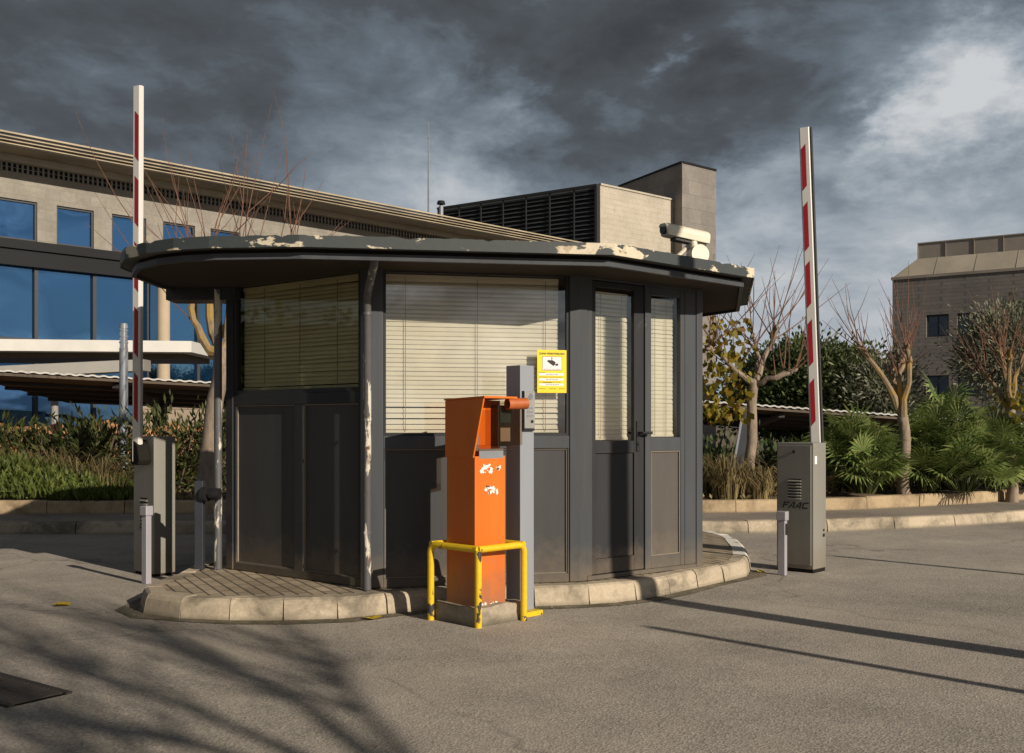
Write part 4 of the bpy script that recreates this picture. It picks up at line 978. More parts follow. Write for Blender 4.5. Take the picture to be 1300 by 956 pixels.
# trees out of view that shade road and door, plus posts added for thin shadows
ST='bare roadside trees right of the photographer'
bare_tree((4.75,3.45,0),(4.68,3.5,4.5),[[(4.3,3.3,5.2),(3.9,3.1,5.8)],[(5.1,3.8,5.3),(5.6,4.1,6.0)],[(4.7,3.6,5.5),(4.8,3.7,6.3)]],31,.105,'tall slim bare tree on the right verge in front of the booth door',40,1.3,group=ST)
bare_tree((6.5,-3.5,0),(6.5,-3.5,3.9),[[(6.1,-3.4,4.3),(5.6,-3.8,5.0)],[(6.9,-3.2,4.4),(7.5,-3.0,5.0)],[(6.4,-4.0,4.4),(6.1,-4.5,5.0)],[(6.6,-3.0,4.4),(6.4,-2.5,5.0)],[(6.5,-3.5,4.5),(6.6,-3.6,5.3)]],32,.07,'wide bare tree on the right verge behind the photographer',190,1.3,group=ST,tw=.008)
for i,(x,y,hh,lab) in enumerate(((4.75,2.28,2.31,'nearest slim post added out of view to cast a road shadow'),(7.45,5.12,2.62,'farther slim post added out of view to cast a road shadow'))):
    mb=MB(); mb.tube([(x,y,0),(x,y,hh-.03),(x,y,hh)],[.04,.036,.02],10); tag(mb.build('shadow_post',M['galv'],smooth=True),lab,'post','unseen posts added to cast road shadows')

# fan palms
def fan(mb,c,d,r,rad,blades=17):
    d=d.normalized(); a=d.cross(Vector((0,0,1)))
    if a.length<.05: a=Vector((1,0,0))
    a.normalize(); nn=a.cross(d).normalized()
    ax=Matrix.Rotation(r.uniform(-.5,.5),3,d); a=ax@a; nn=ax@nn
    for i in range(blades):
        t=-2.0+4.0*i/(blades-1); l=rad*(1-.12*abs(t)/2)*r.uniform(.85,1.08)
        e=(d*math.cos(t)+a*math.sin(t)); w=rad*.045
        perp=(e.cross(nn)).normalized(); dr=Vector((0,0,-1))*l*.12*r.uniform(.3,1.8)
        m_=c+e*l*.55+nn*.02
        mb.mesh([c,m_+perp*w+nn*.006,m_-perp*w+nn*.006,c+e*l+dr],[(0,1,3,2)])
def palm(base,rx,hz,nf,seed,label,rad=.40):
    r=random.Random(seed); base=Vector(base); t=thing('fan_palm',base,label,'palm','clumped fan palms')
    mb,ms=MB(),MB(); md=MB()
    for i in range(nf):
        az=r.uniform(0,2*math.pi); el=math.asin(min(1,max(-.1,r.triangular(-.05,1,.5)))); 
        d=Vector((math.cos(az)*math.cos(el),math.sin(az)*math.cos(el),math.sin(el)))
        k=r.uniform(.55,1.0); c=base+Vector((d.x*rx*k,d.y*rx*k,.25+d.z*hz*k))
        dd=(d+Vector((0,0,-.25+.5*r.random()))+Vector((r.gauss(0,.25),r.gauss(0,.25),0))).normalized()
        (fan(md,c,dd,r,rad*.8) if d.z<.12 and r.random()<.35 else fan(mb,c,dd,r,rad*r.uniform(.8,1.15)))
        st=base+Vector((d.x*.12,d.y*.12,.1)); ms.tube([st,(st+c)/2+Vector((0,0,.06)),c],[.012,.010,.007],4,False)
    mb.build('fronds',M['palm'],t); ms.build('stems',M['foliage_oak'],t)
    if md.f: md.build('dry_fronds',M['palm_dry'],t)
    return t
for i,(px,py,Y,rx,hz,nf,lab) in enumerate((
    (1078,640,14.0,.50,1.02,60,'tall fan palm clump just right of the lettered barrier'),
    (1098,650,13.6,.48,.55,52,'low spreading fan palm in front of the tall clump by the lettered barrier'),
    (1198,640,14.4,.62,1.22,75,'tallest fan palm clump right of the lichen covered tree'),
    (1265,640,14.6,.62,.95,65,'broad fan palm clump near the right edge of the photo'),
    (1222,650,14.0,.55,.5,50,'low fan palm in front of the tallest clump'),
    (1176,640,14.1,.35,.42,34,'small fan palm at the foot of the tree with lichen limbs'),
    (1310,645,14.9,.60,.62,48,'low fan palm cut off by the right edge'),
    (1040,600,16.2,.50,.6,40,'shaded fan palm behind the lettered barrier cabinet'))):
    p=at(px,py,Y); palm((p.x,p.y,.22),rx,hz,nf,40+i,lab)
# grasses
def tuft(c,n_,h_,spread,seed,mat,name,label,cat,group=None,lean=(0,0,0),kind=None,w=.008,parent=None):
    r=random.Random(seed); mb=MB(); c=Vector(c)
    for _ in range(n_):
        a=r.uniform(0,6.283); p=c+Vector((math.cos(a),math.sin(a),0))*spread*math.sqrt(r.random())*.45
        out=Vector((math.cos(a),math.sin(a),0))*r.uniform(.1,1.0)+Vector(lean)*r.uniform(.4,1)
        l=h_*r.uniform(.35,1.2); side_=Vector((-out.y,out.x,0)); side_=side_.normalized() if side_.length>1e-4 else Vector((1,0,0))
        q1=p+Vector((0,0,l*.5))+out*l*.15; q2=p+Vector((0,0,l*.74))+out*l*.5; q3=p+Vector((0,0,l*r.uniform(.25,.95)))+out*l*1.0
        mb.mesh([p-side_*w,p+side_*w,q1-side_*w*.8,q1+side_*w*.8,q2-side_*w*.6,q2+side_*w*.6,q3],[(0,1,3,2),(2,3,5,4),(4,5,6)])
    o=mb.build(name,M[mat],parent); 
    if parent is None: tag(o,label,cat,group,kind)
    return o
p=at(925,640,13.2); tuft((p.x,p.y,.27),380,.66,.45,61,'drygrass','grass_tuft','dry straw coloured grass spilling over the edging right of the booth','grass tuft','grass tufts under the trees')
p=at(962,640,13.25); tuft((p.x,p.y,.27),240,.5,.4,62,'drygrass','grass_tuft','short dry grass around the trunk of the leafy bare tree','grass tuft','grass tufts under the trees')
p=at(905,640,13.5); tuft((p.x,p.y,.27),90,.75,.35,63,'greengrass','grass_tuft','taller greenish grass against the booth right corner','grass tuft','grass tufts under the trees')
for i,(px,Y,hh,n_,lab) in enumerate(((20,14.2,.72,210,'tall dry grass clump at the left edge above the green bank'),(75,14.3,.75,210,'dry grass clump second from the left above the bank'),(112,14.1,.62,180,'leaning dry grass clump beside the left carport post'),(138,13.7,.6,120,'wispy dry grass clump nearest the left barrier'))):
    p=at(px,640,Y); tuft((p.x,p.y,.28),n_,hh,.8,70+i,'drygrass','dry_grass_clump',lab,'grass clump','dry grass clumps on the left bank',lean=(.5,0,0),w=.007)
# green bank (nobody could count it)
r=random.Random(81); mb=MB()
for _ in range(15000):
    x=r.uniform(-8.8,-4.9); t=(x+8.8)/3.9; y=12.78+r.random()**1.3*1.9; hgt=(.60*(1-t**2.2)+.03)*math.sin(min(1,(y-12.6)/.9)*1.57)
    z=.26+hgt*r.uniform(.25,1.0); leaf(mb,Vector((x,y+r.uniform(-.08,.03),z)),.11,r,3.5,Vector((0,-.25,1)))
tag(mb.build('ground_cover',M['groundcover']),'dense low green ground cover spilling over the left edging','ground cover',kind='stuff')
r=random.Random(82); mb=MB()
for _ in range(2600):
    x=r.uniform(-4.8,3.0); y=12.95+r.random()*1.2; leaf(mb,Vector((x,y,.27+r.random()*.04)),.07,r,1.8,Vector((0,0,.4)))
for _ in range(3500):
    x=r.uniform(3.0,9.5); k=max(0,(x-3.4)*.62); y=13.1+k+r.random()*1.5; leaf(mb,Vector((x,y,.27+r.random()*.12)),.09,r,2.5,Vector((0,0,.8)))
tag(mb.build('leaf_litter',M['drygrass']),'dry leaf litter and weeds scattered over the planting beds','leaf litter',kind='stuff')
# oleander hedge bushes on the left, each a bush
for i,(px,Y,rx,hz,lab) in enumerate(((-20,17.0,.7,.55,'oleander bush at the left edge in front of the rock wall'),(60,17.2,.5,.5,'oleander bush between the left edge and the carport post'),(112,16.8,.45,.45,'thin oleander bush at the carport post'),(140,17.4,.6,.66,'oleander bush beside the silver light column'),(215,17.0,.75,.72,'oleander bush behind the left barrier cabinet'),(262,17.3,.6,.72,'oleander bush behind the leaning tree'),(300,17.5,.6,.7,'oleander bush mostly hidden behind the booth left corner'))):
    p=at(px,560,Y); t=thing('oleander_bush',(p.x,p.y,-.4),lab,'bush','oleander bushes below the left carport')
    crown((p.x,p.y,.72),(rx,.5,hz),38,34,.16,100+i,4.2,.17,.35,.7).build('foliage',M['oleander'],t)
    mb=MB(); rb=random.Random(i)
    for k in range(7): a=rb.uniform(0,6.28); mb.tube([(p.x,p.y,-.45),(p.x+math.cos(a)*.3,p.y+math.sin(a)*.25,.4),(p.x+math.cos(a)*.5,p.y+math.sin(a)*.3,1.1)],[.025,.018,.008],5,False)
    mb.build('stems',M['twig_dark'],t)
# dark shrubs behind the right bed
for i,(px,Y,rx,hz,lab) in enumerate(((915,16.4,.6,.62,'dark shrub behind the dry grass right of the booth'),(985,16.8,.7,.6,'dark shrub behind the lettered barrier cabinet'),(1050,18,.8,.7,'dark shrub in the shade of the right carport'),(1240,18.5,1.2,.75,'dark shrub behind the broad fan palm'))):
    p=at(px,560,Y); t=thing('shrub',(p.x,p.y,-.4),lab,'bush','dark shrubs below the right carport')
    crown((p.x,p.y,.25),(rx,.5,hz),55,30,.13,130+i,2.4,.16,.3,.5).build('foliage',M['foliage_dark'],t)
    mb=MB(); mb.tube([(p.x,p.y,-.5),(p.x,p.y,.3)],[.05,.02],6); mb.build('stem',M['twig_dark'],t)
# evergreen trees behind the right carport
def bigtree(px,py,Y,rx,rz,base,mat,seed,label,ncl=170,per=60,size=.13,group='evergreen trees behind the right carport',cat='tree',asp=2.0,up=.3,sp=.24):
    c=at(px,py,Y); t=thing('evergreen_tree',(c.x,c.y,base),label,cat,group)
    crown(c,(rx,rx*.8,rz),ncl,per,size,seed,asp,sp,.35,up).build('crown',M[mat],t)
    mb=MB(); r=random.Random(seed); mb.tube(trunkpts((c.x,c.y,base),(c.x,c.y,c.z-rz*.2),r,5,.08),[.2,.17,.15,.13,.1,.06],8)
    for k in range(5):
        a=r.uniform(0,6.28); mb.tube([(c.x,c.y,c.z-rz*.6),(c.x+math.cos(a)*rx*.35,c.y+math.sin(a)*rx*.3,c.z-rz*.1),(c.x+math.cos(a)*rx*.6,c.y+math.sin(a)*rx*.5,c.z+rz*.35)],[.09,.06,.02],6,False)
    mb.build('trunk',M['twig_dark'],t)
bigtree(1025,498,27,1.45,1.25,-.8,'foliage_dark',151,'dark rounded evergreen tree behind the right barrier boom',230,150)
bigtree(1075,500,26,1.25,.90,-.8,'foliage_oak',152,'lower evergreen tree right of the dark rounded one',160,130)
bigtree(975,505,28,1.05,.95,-.8,'foliage_oak',153,'evergreen tree partly hidden by the leafy bare tree',140,130)
bigtree(1120,500,25,.75,.70,-.8,'foliage_olive',156,'small grey green tree between the evergreens and the grey building',90,60,.16,asp=3.5)
bigtree(1276,452,24,.92,1.05,-.8,'foliage_olive',154,'silvery olive tree in front of the grey brick building',190,90,.13,asp=3.6)
bigtree(1325,450,26,.8,1.1,-.8,'foliage_oak',155,'dark green tree at the right edge behind the olive tree',140,130)
# vegetation across the road on the photographer's side, seen in the window reflections
t=thing('hedge',(-9.5,4.0,0),'tall clipped hedge along the left side of the entrance road','hedge')
mb=MB(); r=random.Random(91)
for _ in range(9000):
    leaf(mb,Vector((-9.3+r.gauss(0,.3),r.uniform(-6,8.2),r.uniform(.05,2.9))),.2,r,2.4,Vector((1,0,.3)))
mb.build('foliage',M['groundcover'],t)
mb=MB(); mb.box(-9.9,-9.35,-6,8.2,0,2.7); mb.build('inner_growth',M['foliage_dark'],t)

# leaning panel by the right tree
Y=14.6; a0=at(930,600,Y); a1=at(944,518,Y); wv=Vector((.13,0,0))
t=thing('leaning_frame',(a0.x,a0.y,.25),'narrow grey metal frame leaning beside the leafy bare tree','metal frame')
mb=MB(); mb.hexa([a0,a0+wv,a0+wv+Vector((0,.03,0)),a0+Vector((0,.03,0)),a1,a1+wv,a1+wv+Vector((0,.03,0)),a1+Vector((0,.03,0))]); mb.build('panel',M['darkpost'],t)
mb=MB()
for o_ in (Vector((-.015,-.01,0)),wv): 
    b0=a0+o_; b1=a1+o_; k=Vector((.03,0,0)); e=Vector((0,.045,0)); mb.hexa([b0,b0+k,b0+k+e,b0+e,b1,b1+k,b1+k+e,b1+e])
mb.build('edge_rail',M['galv'],t)

# ------------------------------------------------------------------ carports
def carport(e0,e1,depth,dz,label,posts,name='carport',bay=.2):
    """corrugated roof whose front edge runs e0 -> e1, roof falling dz over depth behind"""
    e0,e1=Vector(e0),Vector(e1); t=thing(name,((e0.x+e1.x)/2,(e0.y+e1.y)/2,-.7),label,'carport','carports behind the planting beds')
    u=(e1-e0); n_=int(u.length/bay*4); bk=Vector((0,depth,-dz)); vs=[]; amp=.016
    for i in range(n_+1):
        p=e0+u*(i/n_); z=amp*(1 if i%4 in (1,2) else -1)*.5
        vs+= [p+Vector((0,0,z)),p+bk+Vector((0,0,z))]
    mb=MB(); mb.mesh(vs,[(2*i,2*i+2,2*i+3,2*i+1) for i in range(n_)]); 
    for i in range(n_):      # sheet thickness at the front edge
        a,b=vs[2*i],vs[2*i+2]; d=Vector((0,0,-.03)); mb.face([a+d,b+d,b,a])
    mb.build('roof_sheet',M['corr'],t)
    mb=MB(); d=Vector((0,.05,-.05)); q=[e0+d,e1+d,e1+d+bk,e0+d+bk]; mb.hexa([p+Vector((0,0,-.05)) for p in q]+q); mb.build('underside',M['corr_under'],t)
    mb=MB()
    for k in range(1,5):
        p=e0+bk*(k/5)+Vector((0,0,-.16)); q=e1+bk*(k/5)+Vector((0,0,-.16)); s_=Vector((0,.05,0)); h_=Vector((0,0,.06)); mb.hexa([p,q,q+s_,p+s_,p+h_,q+h_,q+s_+h_,p+s_+h_])
    mb.build('purlins',M['darksteel'],t)
    for f in posts:
        mb=MB(); p=e0+u*f+bk*.6; mb.box(p.x-.12,p.x+.12,p.y-.12,p.y+.12,-.8,p.z-.17); q=e0+u*f+Vector((0,.25,-.14))
        mb.hexa([q+Vector((-.06,0,-.08)),q+Vector((.06,0,-.08)),p+Vector((.06,0,-.30)),p+Vector((-.06,0,-.30)),q+Vector((-.06,0,0)),q+Vector((.06,0,0)),p+Vector((.06,0,-.1)),p+Vector((-.06,0,-.1))])
        mb.build('post',M['darksteel'],t)
    return t
carport(at(-60,466,17.6),at(345,489,21),4.5,.42,'left corrugated carport seen from below behind the oleander bushes',(.45,.9))
carport(at(860,506,19),at(1420,546,24.5),5,.3,'right corrugated carport behind the fan palms',(.2,.6,.9))
# white entrance canopy
t=thing('entrance_canopy',at(90,540,24),'white flat steel canopy in front of the sky-tinted blue glazing','canopy')
q0,q1=at(-120,429,23),at(243,433,25)
def slab(mb,p,q,zh,dep,off=Vector((0,0,0))):
    p=p+off; q=q+off; d=Vector((.0,dep,0)); h_=Vector((0,0,-zh)); mb.hexa([p+h_,q+h_,q+h_+d,p+h_+d,p,q,q+d,p+d])
mb=MB(); slab(mb,q0,q1,.27,3.0); mb.build('roof_slab',M['canopy_white'],t)
mb=MB(); slab(mb,q0,q1-Vector((.35,0,0)),.13,2.2,Vector((0,.5,-.272))); mb.build('lower_beam',M['corr_under'],t)
mb=MB(); slab(mb,at(-120,470,22.6),at(182,456,24.6),.27,.5,Vector((0,0,0))); mb.build('cross_beam',M['canopy_grey'],t)
for px in (-60,60,175):
    mb=MB(); p=at(px,540,25); mb.tube([(p.x,p.y+.4,-.8),(p.x,p.y+.4,2.4)],.09,10); mb.build('post',M['canopy_grey'],t,smooth=True)
# light column
p=at(157,540,17.2); t=thing('light_column',(p.x,p.y,-.55),'silver cylindrical light column with ringed head left of the booth','street lamp')
mb=MB(); mb.tube([(p.x,p.y,-.55),(p.x,p.y,2.52)],.07,14); mb.build('column',M['galv'],t,smooth=True)
mb=MB(); mb.tube([(p.x,p.y,2.5205),(p.x,p.y,2.85)],.064,14); mb.build('lamp_cylinder',M['chrome'],t,smooth=True)
mb=MB()
for z in (2.60,2.70,2.80): mb.tube([(p.x,p.y,z),(p.x,p.y,z+.02)],.074,14)
mb.tube([(p.x,p.y,2.8505),(p.x,p.y,2.93)],[.074,.06],14); mb.build('lamp_rings',M['galv'],t,smooth=True)
# walls behind the hedge
mb=MB(); r=random.Random(7)
for i in range(26):
    for j in range(5):
        x=-11.5+i*.30+r.uniform(-.08,.08); z=-.5+j*.38+r.uniform(-.06,.06); y=19.4+r.uniform(-.08,.08); k=9
        rad=r.uniform(.19,.30); vs=[]
        for a_ in range(5):
            for b_ in range(k):
                th=math.pi*a_/4; ph=2*math.pi*b_/k; q_=rad*r.uniform(.85,1.1); vs.append((x+q_*math.sin(th)*math.cos(ph),y+q_*.7*math.sin(th)*math.sin(ph),z+q_*.85*math.cos(th)))
        mb.mesh(vs,[(a_*k+b_,a_*k+(b_+1)%k,(a_+1)*k+(b_+1)%k,(a_+1)*k+b_) for a_ in range(4) for b_ in range(k)])
mb.box(-11.8,-3.6,19.5,20.0,-.8,1.2)
tag(mb.build('rock_wall',M['rock']),'rough orange rock wall behind the oleander bushes at the left','wall')
mb=MB(); mb.box(-9,-4.5,25,25.3,-.8,1.62); mb.box(-9,-4.5,24.98,25.32,1.6205,1.66); tag(mb.build('low_wall',M['lowwall']),'plain pale wall under the left carport beside the leaning tree','wall')

# parked car under the right carport
p=at(1143,590,22.5); cx,cy,cz=p.x+.45,p.y+.3,-.62
car=thing('parked_car',(cx,cy+2,cz),'dark car with a red tail lamp parked under the right carport','car')
mb=MB()
secs=[(0,.30,.78,.70),(.06,.22,.98,.80),(.9,.20,1.0,.86),(3.0,.2,.95,.86),(3.9,.22,.82,.80),(4.15,.3,.65,.68)]
vs=[]
for y,z0,z1,hw in secs: vs+= [(cx-hw,cy+y,cz+z0+.1),(cx-hw,cy+y,cz+z1-.15),(cx-hw*.93,cy+y,cz+z1),(cx+hw*.93,cy+y,cz+z1),(cx+hw,cy+y,cz+z1-.15),(cx+hw,cy+y,cz+z0+.1),(cx+hw*.85,cy+y,cz+z0),(cx-hw*.85,cy+y,cz+z0)]
n=8; mb.mesh(vs,[(i*n+k,i*n+(k+1)%n,(i+1)*n+(k+1)%n,(i+1)*n+k) for i in range(5) for k in range(n)]+[tuple(range(n-1,-1,-1)),tuple(range(5*n,6*n))]); mb.build('body',M['carpaint'],car,smooth=True)
mb=MB(); secs=[(.25,.97,.70,.0),(.85,1.42,.56,0),(2.2,1.45,.56,0),(3.1,.96,.68,0)]; vs=[]
for y,z,hw,_ in secs: vs+= [(cx-.78,cy+y,cz+.94),(cx-hw,cy+y,cz+z),(cx+hw,cy+y,cz+z),(cx+.78,cy+y,cz+.94)]
mb.mesh(vs,[(i*4+k,i*4+k+1,(i+1)*4+k+1,(i+1)*4+k) for i in range(3) for k in range(3)]); mb.build('cabin',M['dark_glass'],car)
for sx in (-1,1):
    mb=MB(); mb.box(cx+sx*.66-.13,cx+sx*.66+.13,cy-.02,cy+.1,cz+.70,cz+.84); mb.build('tail_lamp',M['lampred'],car,bevel=.02)
    for y in (.85,3.3):
        mb=MB(); mb.tube([(cx+sx*.80-.09,cy+y,cz+.31),(cx+sx*.80+.09,cy+y,cz+.31)],.31,20); wo=mb.build('wheel',M['tyre'],car,smooth=True)
        mb=MB(); mb.tube([(cx+sx*.90,cy+y,cz+.31),(cx+sx*.90+sx*.006,cy+y,cz+.31)],.19,16); mb.build('rim',M['galv'],wo,smooth=True)
mb=MB(); mb.box(cx-.26,cx+.26,cy-.012,cy-.002,cz+.5,cz+.61); mb.build('number_plate',M['plate'],car)
mb=MB(); mb.box(cx-.72,cx+.72,cy-.05,cy+.05,cz+.34,cz+.48); mb.build('bumper',M['blackplastic'],car,bevel=.02)

# ------------------------------------------------------------------ office building on the left
O0=Vector((-14,28)); OU=Vector((.704,.71)).normalized(); ON=Vector((OU.y,-OU.x))
def o3(t,z,o=0): q=O0+OU*t+ON*o; return Vector((q.x,q.y,z))
def obox(mb,t0,t1,z0,z1,o0,o1):
    mb.hexa([o3(t0,z0,o1),o3(t1,z0,o1),o3(t1,z0,o0),o3(t0,z0,o0),o3(t0,z1,o1),o3(t1,z1,o1),o3(t1,z1,o0),o3(t0,z1,o0)])
off=thing('office_building',o3(15,-.8),'long stone office with sky-tinted blue glazing under a deep slatted eave at the left','building')
T0,T1=-6,31.5
ww,wp,w0=1.06,1.595,1.521; wi=range(-4,18)
mb=MB(); obox(mb,T0,T1,7.47,8.22,-.3,0); obox(mb,T0,T1,5.8,6.35,-.3,-.02)
prev=T0
for i in wi:
    a=w0+wp*i; obox(mb,prev,a,6.3505,7.4695,-.3,0); prev=a+ww
obox(mb,prev,T1,6.3505,7.4695,-.3,0)
mb.build('wall',M['off_wall'],off)
mb=MB(); obox(mb,T0,T1,-.8,8.5,-12,-.62); mb.build('inner_block',M['off_dark'],off)
for i in wi:
    a=w0+wp*i; mb=MB()
    obox(mb,a,a+.05,6.36,7.46,-.16,-.05); obox(mb,a+ww-.05,a+ww,6.36,7.46,-.16,-.05); obox(mb,a+.0505,a+ww-.0505,7.41,7.46,-.16,-.052); obox(mb,a+.0505,a+ww-.0505,6.36,6.41,-.16,-.052)
    wo=mb.build('window',M['off_frame'],off); mb=MB(); mb.face([o3(a+.05,6.41,-.11),o3(a+ww-.05,6.41,-.11),o3(a+ww-.05,7.41,-.11),o3(a+.05,7.41,-.11)]); mb.build('pane',M['off_glass'],wo)
mb=MB(); obox(mb,T0,T1,6.10,6.3495,-.02,.10); obox(mb,T0,T1,5.64,6.0995,-.2,.02); obox(mb,T0,T1,5.64,5.74,.021,.06); mb.build('dark_band',M['off_dark'],off)
mul=[1.0+1.65*i for i in range(-4,18)]
for a,b in zip(mul,mul[1:]):
    for z0,z1 in ((3.66,5.63),(.9,3.45)):
        mb=MB(); mb.face([o3(a+.05,z0,-.2),o3(b-.05,z0,-.2),o3(b-.05,z1,-.2),o3(a+.05,z1,-.2)]); mb.build('glazing_pane',M['off_glass'],off)
mb=MB()
for a in mul: obox(mb,a-.05,a+.05,-.3,5.639,-.25,-.10)
mb.build('mullions',M['off_frame'],off)
mb=MB(); obox(mb,T0,T1,3.45,3.66,-.24,-.12); obox(mb,T0,T1,-.3,.9,-.24,-.12); mb.build('transom',M['off_frame'],off)
for a in (4.50,11.1,17.7,24.3,-2.1):
    mb=MB(); p=o3(a,0,.45); mb.tube([(p.x,p.y,-.8),(p.x,p.y,5.9)],.19,18); mb.build('column',M['off_col'],off,smooth=True)
mb=MB(); obox(mb,T0,T1,8.2205,8.46,-.3,-.05); gr2=mb.build('grille_band',M['off_dark'],off)
mb=MB(); t=T0
while t<T1: obox(mb,t,t+.05,8.225,8.455,-.0495,-.02); t+=.14
obox(mb,T0,T1,8.33,8.345,-.0195,-.01); mb.build('grille_bars',M['canopy_grey'],gr2)
mb=MB(); obox(mb,T0,T1,8.4605,8.60,-.3,.35); er=mb.build('eave_edge',M['off_edge'],off)
mb=MB(); obox(mb,T0,T1,8.6005,8.63,-.3,1.32); mb.build('eave_soffit',M['off_eave'],er)
for o_,z in ((1.36,8.60),(1.46,8.665),(1.56,8.73),(1.66,8.80)):
    mb=MB(); obox(mb,T0,T1,z,z+.045,o_-.10,o_+.06); mb.build('eave_fin',M['off_fin'],er)
mb=MB(); t=T0+.7
while t<T1: obox(mb,t,t+.06,8.631,8.80,-.2,1.35); t+=3.3
mb.build('eave_bracket',M['off_eave'],er)
mb=MB(); obox(mb,T0,T1,8.6305,8.70,-8,1.25); mb.build('roof',M['rooftop'],off)
# mast and vent on the office roof
p=at(544,258,44); mb=MB(); mb.tube([(p.x,p.y,8.7),(p.x,p.y,11.6),(p.x,p.y,14.3)],[.05,.04,.015],6); mb.tube([(p.x-.18,p.y,13.55),(p.x+.18,p.y,13.55)],.012,4); mb.tube([(p.x,p.y-.18,13.56),(p.x,p.y+.18,13.56)],.012,4)
tag(mb.build('antenna_mast',M['galv']),'thin antenna mast standing on the office roof','antenna')
p=at(560,258,44); t=thing('roof_vent',(p.x,p.y,8.7),'small capped metal vent pipe beside the antenna mast','vent')
mb=MB(); mb.tube([(p.x,p.y,8.7),(p.x,p.y,10.65)],.10,10); mb.build('pipe',M['galv'],t,smooth=True)
mb=MB(); mb.tube([(p.x,p.y,10.72),(p.x,p.y,10.86)],[.19,.15],12); mb.tube([(p.x,p.y,10.6505),(p.x,p.y,10.72)],.05,8); mb.build('cap',M['off_dark'],t,smooth=True)

# ------------------------------------------------------------------ building behind: louvred box, beige box, stone tower
ZT=14.1
def yz(py,z): return (z-CH)*F/(HY-py)
def col2(px,py,z): Y=yz(py,z); return Vector(((px-650)*Y/F,Y))
a=col2(560,265,ZT); b=col2(762,235,ZT); c=col2(867,257.5,ZT); d=a+(c-b)
hb=thing('plant_building',(b.x,b.y+4,-.8),'beige block with dark louvred side and a grey stone tower rising behind the office','building')
mb=MB(); mb.prism([tuple(b),tuple(c),tuple(d),tuple(a)],-.8,ZT); mb.build('beige_block',M['beige_clad'],hb)
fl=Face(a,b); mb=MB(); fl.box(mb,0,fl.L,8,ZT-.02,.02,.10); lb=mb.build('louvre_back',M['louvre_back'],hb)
mb=MB(); z=8.2
while z<ZT-.15:
    mb.hexa([fl.pt(0,z,.30),fl.pt(fl.L,z,.30),fl.pt(fl.L,z+.10,.16),fl.pt(0,z+.10,.16),fl.pt(0,z+.03,.30),fl.pt(fl.L,z+.03,.30),fl.pt(fl.L,z+.13,.16),fl.pt(0,z+.13,.16)]); z+=.235
mb.build('louvres',M['louvre'],lb)
mb=MB(); t_=0
while t_<fl.L: fl.box(mb,t_,t_+.07,8,ZT-.02,.305,.36); t_+=1.55
fl.box(mb,fl.L-.14,fl.L+.0,8,ZT,.1005,.37); fl.box(mb,0,fl.L,ZT-.12,ZT,.371,.42); mb.build('louvre_frame',M['louvre_back'],lb)
fb_=Face(b,c); mb=MB(); fb_.box(mb,0,fb_.L,ZT,ZT+.10,-.3,.06); mb.build('coping',M['beige_clad'],hb)
ZS=16.08; a=col2(785,238,ZS); b=col2(866,207,ZS); c=col2(909,217.5,ZS); d=a+(c-b)
mb=MB(); mb.prism([tuple(b),tuple(c),tuple(d),tuple(a)],-.8,ZS); to=mb.build('stone_tower',M['tower_stone'],hb)
mb=MB(); f1_=Face(a,b); f2_=Face(b,c); f1_.box(mb,0,f1_.L,ZS,ZS+.12,-.3,.05); f2_.box(mb,.05,f2_.L,ZS+.001,ZS+.119,-.3,.05); mb.build('tower_coping',M['off_dark'],to)

# ------------------------------------------------------------------ grey brick building on the right
ZR=7.6; a=Vector(((1133-650)*45/F,45)); b=Vector(((1420-650)*40.2/F,40.2))
rb_=thing('brick_building',(b.x,b.y+4,-.8),'grey brick building with a sloping mesh roof screen at the right edge','building')
fr=Face(a,b); back_=-14
def bandbox(mb,z0,z1,holes):
    prev=0
    for h0,h1 in holes: fr.box(mb,prev,h0,z0,z1,back_,0); prev=h1
    fr.box(mb,prev,fr.L,z0,z1,back_,0)
S1=[(fr.s(1176),fr.s(1204.5)),(fr.s(1215),fr.s(1243.5)),(fr.s(1254),fr.s(1283)),(fr.s(1294),fr.s(1325))]
Yw=44.2; zt1=CH+(HY-400)*Yw/F; zb1=CH+(HY-428)*Yw/F; zt2=CH+(HY-477)*Yw/F; zb2=CH+(HY-504)*Yw/F
mb=MB(); bandbox(mb,-.8,zb2,[]); bandbox(mb,zb2+.0005,zt2,S1); bandbox(mb,zt2+.0005,zb1,[]); bandbox(mb,zb1+.0005,zt1,S1); bandbox(mb,zt1+.0005,ZR,[])
mb.build('wall',M['right_wall'],rb_)
for z0,z1 in ((zb1,zt1),(zb2,zt2)):
    for s0,s1 in S1:
        mb=MB(); fr.frame(mb,s0+.01,s1-.01,z0+.01,z1-.01,.05,-.22,-.12); fr.box(mb,(s0+s1)/2-.025,(s0+s1)/2+.025,z0+.061,z1-.061,-.21,-.125); wo=mb.build('window',M['off_frame'],rb_)
        mb=MB(); fr.quad(mb,s0+.05,s1-.05,z0+.05,z1-.05,-.18); mb.build('pane',M['dark_glass'],wo)
        mb=MB(); fr.box(mb,s0,s1,z0,z1,-.5,-.3); mb.build('window_recess',M['louvre_back'],wo)
mb=MB(); fr.box(mb,-.05,fr.L,ZR+.0005,ZR+.12,-.5,.06); mb.build('coping',M['right_screen_up'],rb_)
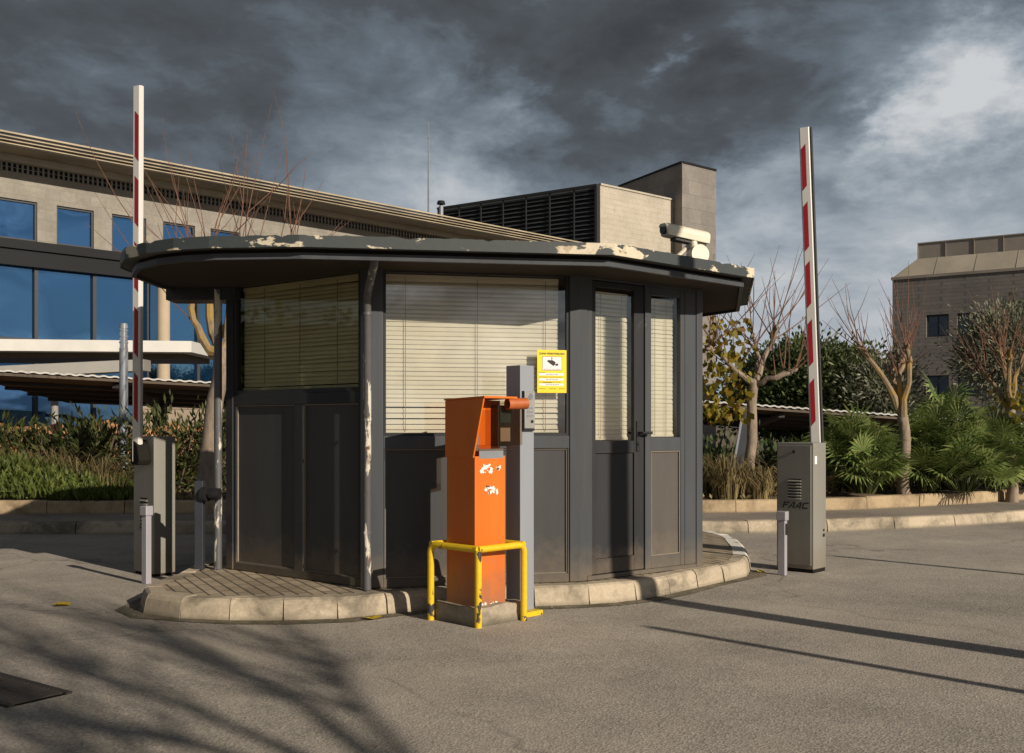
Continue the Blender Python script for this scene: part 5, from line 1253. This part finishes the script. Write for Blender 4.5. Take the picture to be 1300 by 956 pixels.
# sloping skirt and upright mesh screen
bot0,bot1=fr.pt(0,ZR+.12,-.05),fr.pt(fr.L,ZR+.12,-.05); k=.85
top0,top1=fr.pt(k,ZR+.98,-.9),fr.pt(fr.L,ZR+.98,-.9)
mb=MB(); mb.face([bot0,bot1,top1,top0]); mb.face([bot0,top0,fr.pt(k,ZR+.98,-9),fr.pt(0,ZR+.12,-9)]); sk=mb.build('sloping_skirt',M['right_screen'],rb_)
mb=MB(); fr.box(mb,k,fr.L,ZR+.985,ZR+1.63,-9,-.92); us=mb.build('mesh_screen',M['right_screen_up'],rb_)
mb=MB(); s_=k
while s_<fr.L: fr.box(mb,s_,s_+.03,ZR+.99,ZR+1.66,-.919,-.88); s_+=1.15
fr.box(mb,k,fr.L,ZR+1.6305,ZR+1.68,-1.0,-.879); mb.build('screen_posts',M['right_screen_up'],us)
mb=MB(); s_=.1
while s_<fr.L:
    mb.hexa([fr.pt(s_,ZR+.125,-.03),fr.pt(s_+.012,ZR+.125,-.03),fr.pt(s_+.012,ZR+.125,-.05),fr.pt(s_,ZR+.125,-.05),fr.pt(max(s_,k),ZR+.98,-.885),fr.pt(max(s_,k)+.012,ZR+.98,-.885),fr.pt(max(s_,k)+.012,ZR+.98,-.9),fr.pt(max(s_,k),ZR+.98,-.9)]); s_+=1.6
mb.build('skirt_ribs',M['right_screen_up'],sk)
mb=MB(); fr.box(mb,fr.s(1296),fr.L,ZR+1.681,ZR+2.0,-5,-1.2); mb.build('roof_hut',M['right_wall'],rb_)
# grit, pebbles and dry scraps gathered along the kerbs (nobody could count them)
r=random.Random(77); mb=MB()
for line,n_,sd in ((front+notch[1:]+right[1:],900,-1),(KERB[2:10],900,-1)):
    P=resample(line,.05)
    for _ in range(n_):
        i=r.randrange(len(P)-1); a=P[i]; t=(P[i+1]-a).normalized(); d=abs(r.gauss(0,.14))+.01; q=a+Vector((t.y,-t.x))*d; sz=r.uniform(.002,.007)*(1.6 if r.random()<.1 else 1)
        k=[Vector((q.x+r.uniform(-1,1)*sz,q.y+r.uniform(-1,1)*sz,.004+r.random()*sz)) for _ in range(4)]
        mb.mesh(k,[(0,1,2),(0,2,3),(0,3,1),(1,3,2)])
for _ in range(1600):
    x=r.uniform(-6,7); y=r.uniform(3.6,10.5)
    if -2.7<x<2.3 and 6.2<y<11.1: continue
    sz=r.uniform(.002,.005); k=[Vector((x+r.uniform(-1,1)*sz,y+r.uniform(-1,1)*sz,.001+r.random()*sz)) for _ in range(4)]
    mb.mesh(k,[(0,1,2),(0,2,3),(0,3,1),(1,3,2)])
tag(mb.build('road_grit',leafmat('grit',[(.08,.065,.045),(.25,.21,.16),(.40,.35,.28)],.9,0)),'loose grit and crumbs scattered on the road and along the kerbs','grit',kind='stuff')
# distant low hills
mb=MB(); r=random.Random(3); k=60
xs_=[-1400+2800*i/k for i in range(k+1)]
hs_=[22+10*math.sin(i*.35)+8*math.sin(i*.13+1)+r.uniform(-1.5,1.5) for i in range(k+1)]
mb.mesh([(x,1150,-2) for x in xs_]+[(x,1250,h_) for x,h_ in zip(xs_,hs_)]+[(x,1450,h_*.6) for x,h_ in zip(xs_,hs_)],[(j*(k+1)+i,j*(k+1)+i+1,(j+1)*(k+1)+i+1,(j+1)*(k+1)+i) for j in range(2) for i in range(k)])
struct(mb.build('hills',surf('hill_scrub',(.06,.075,.075),.95,0,.3,.01,bumpk=0)))
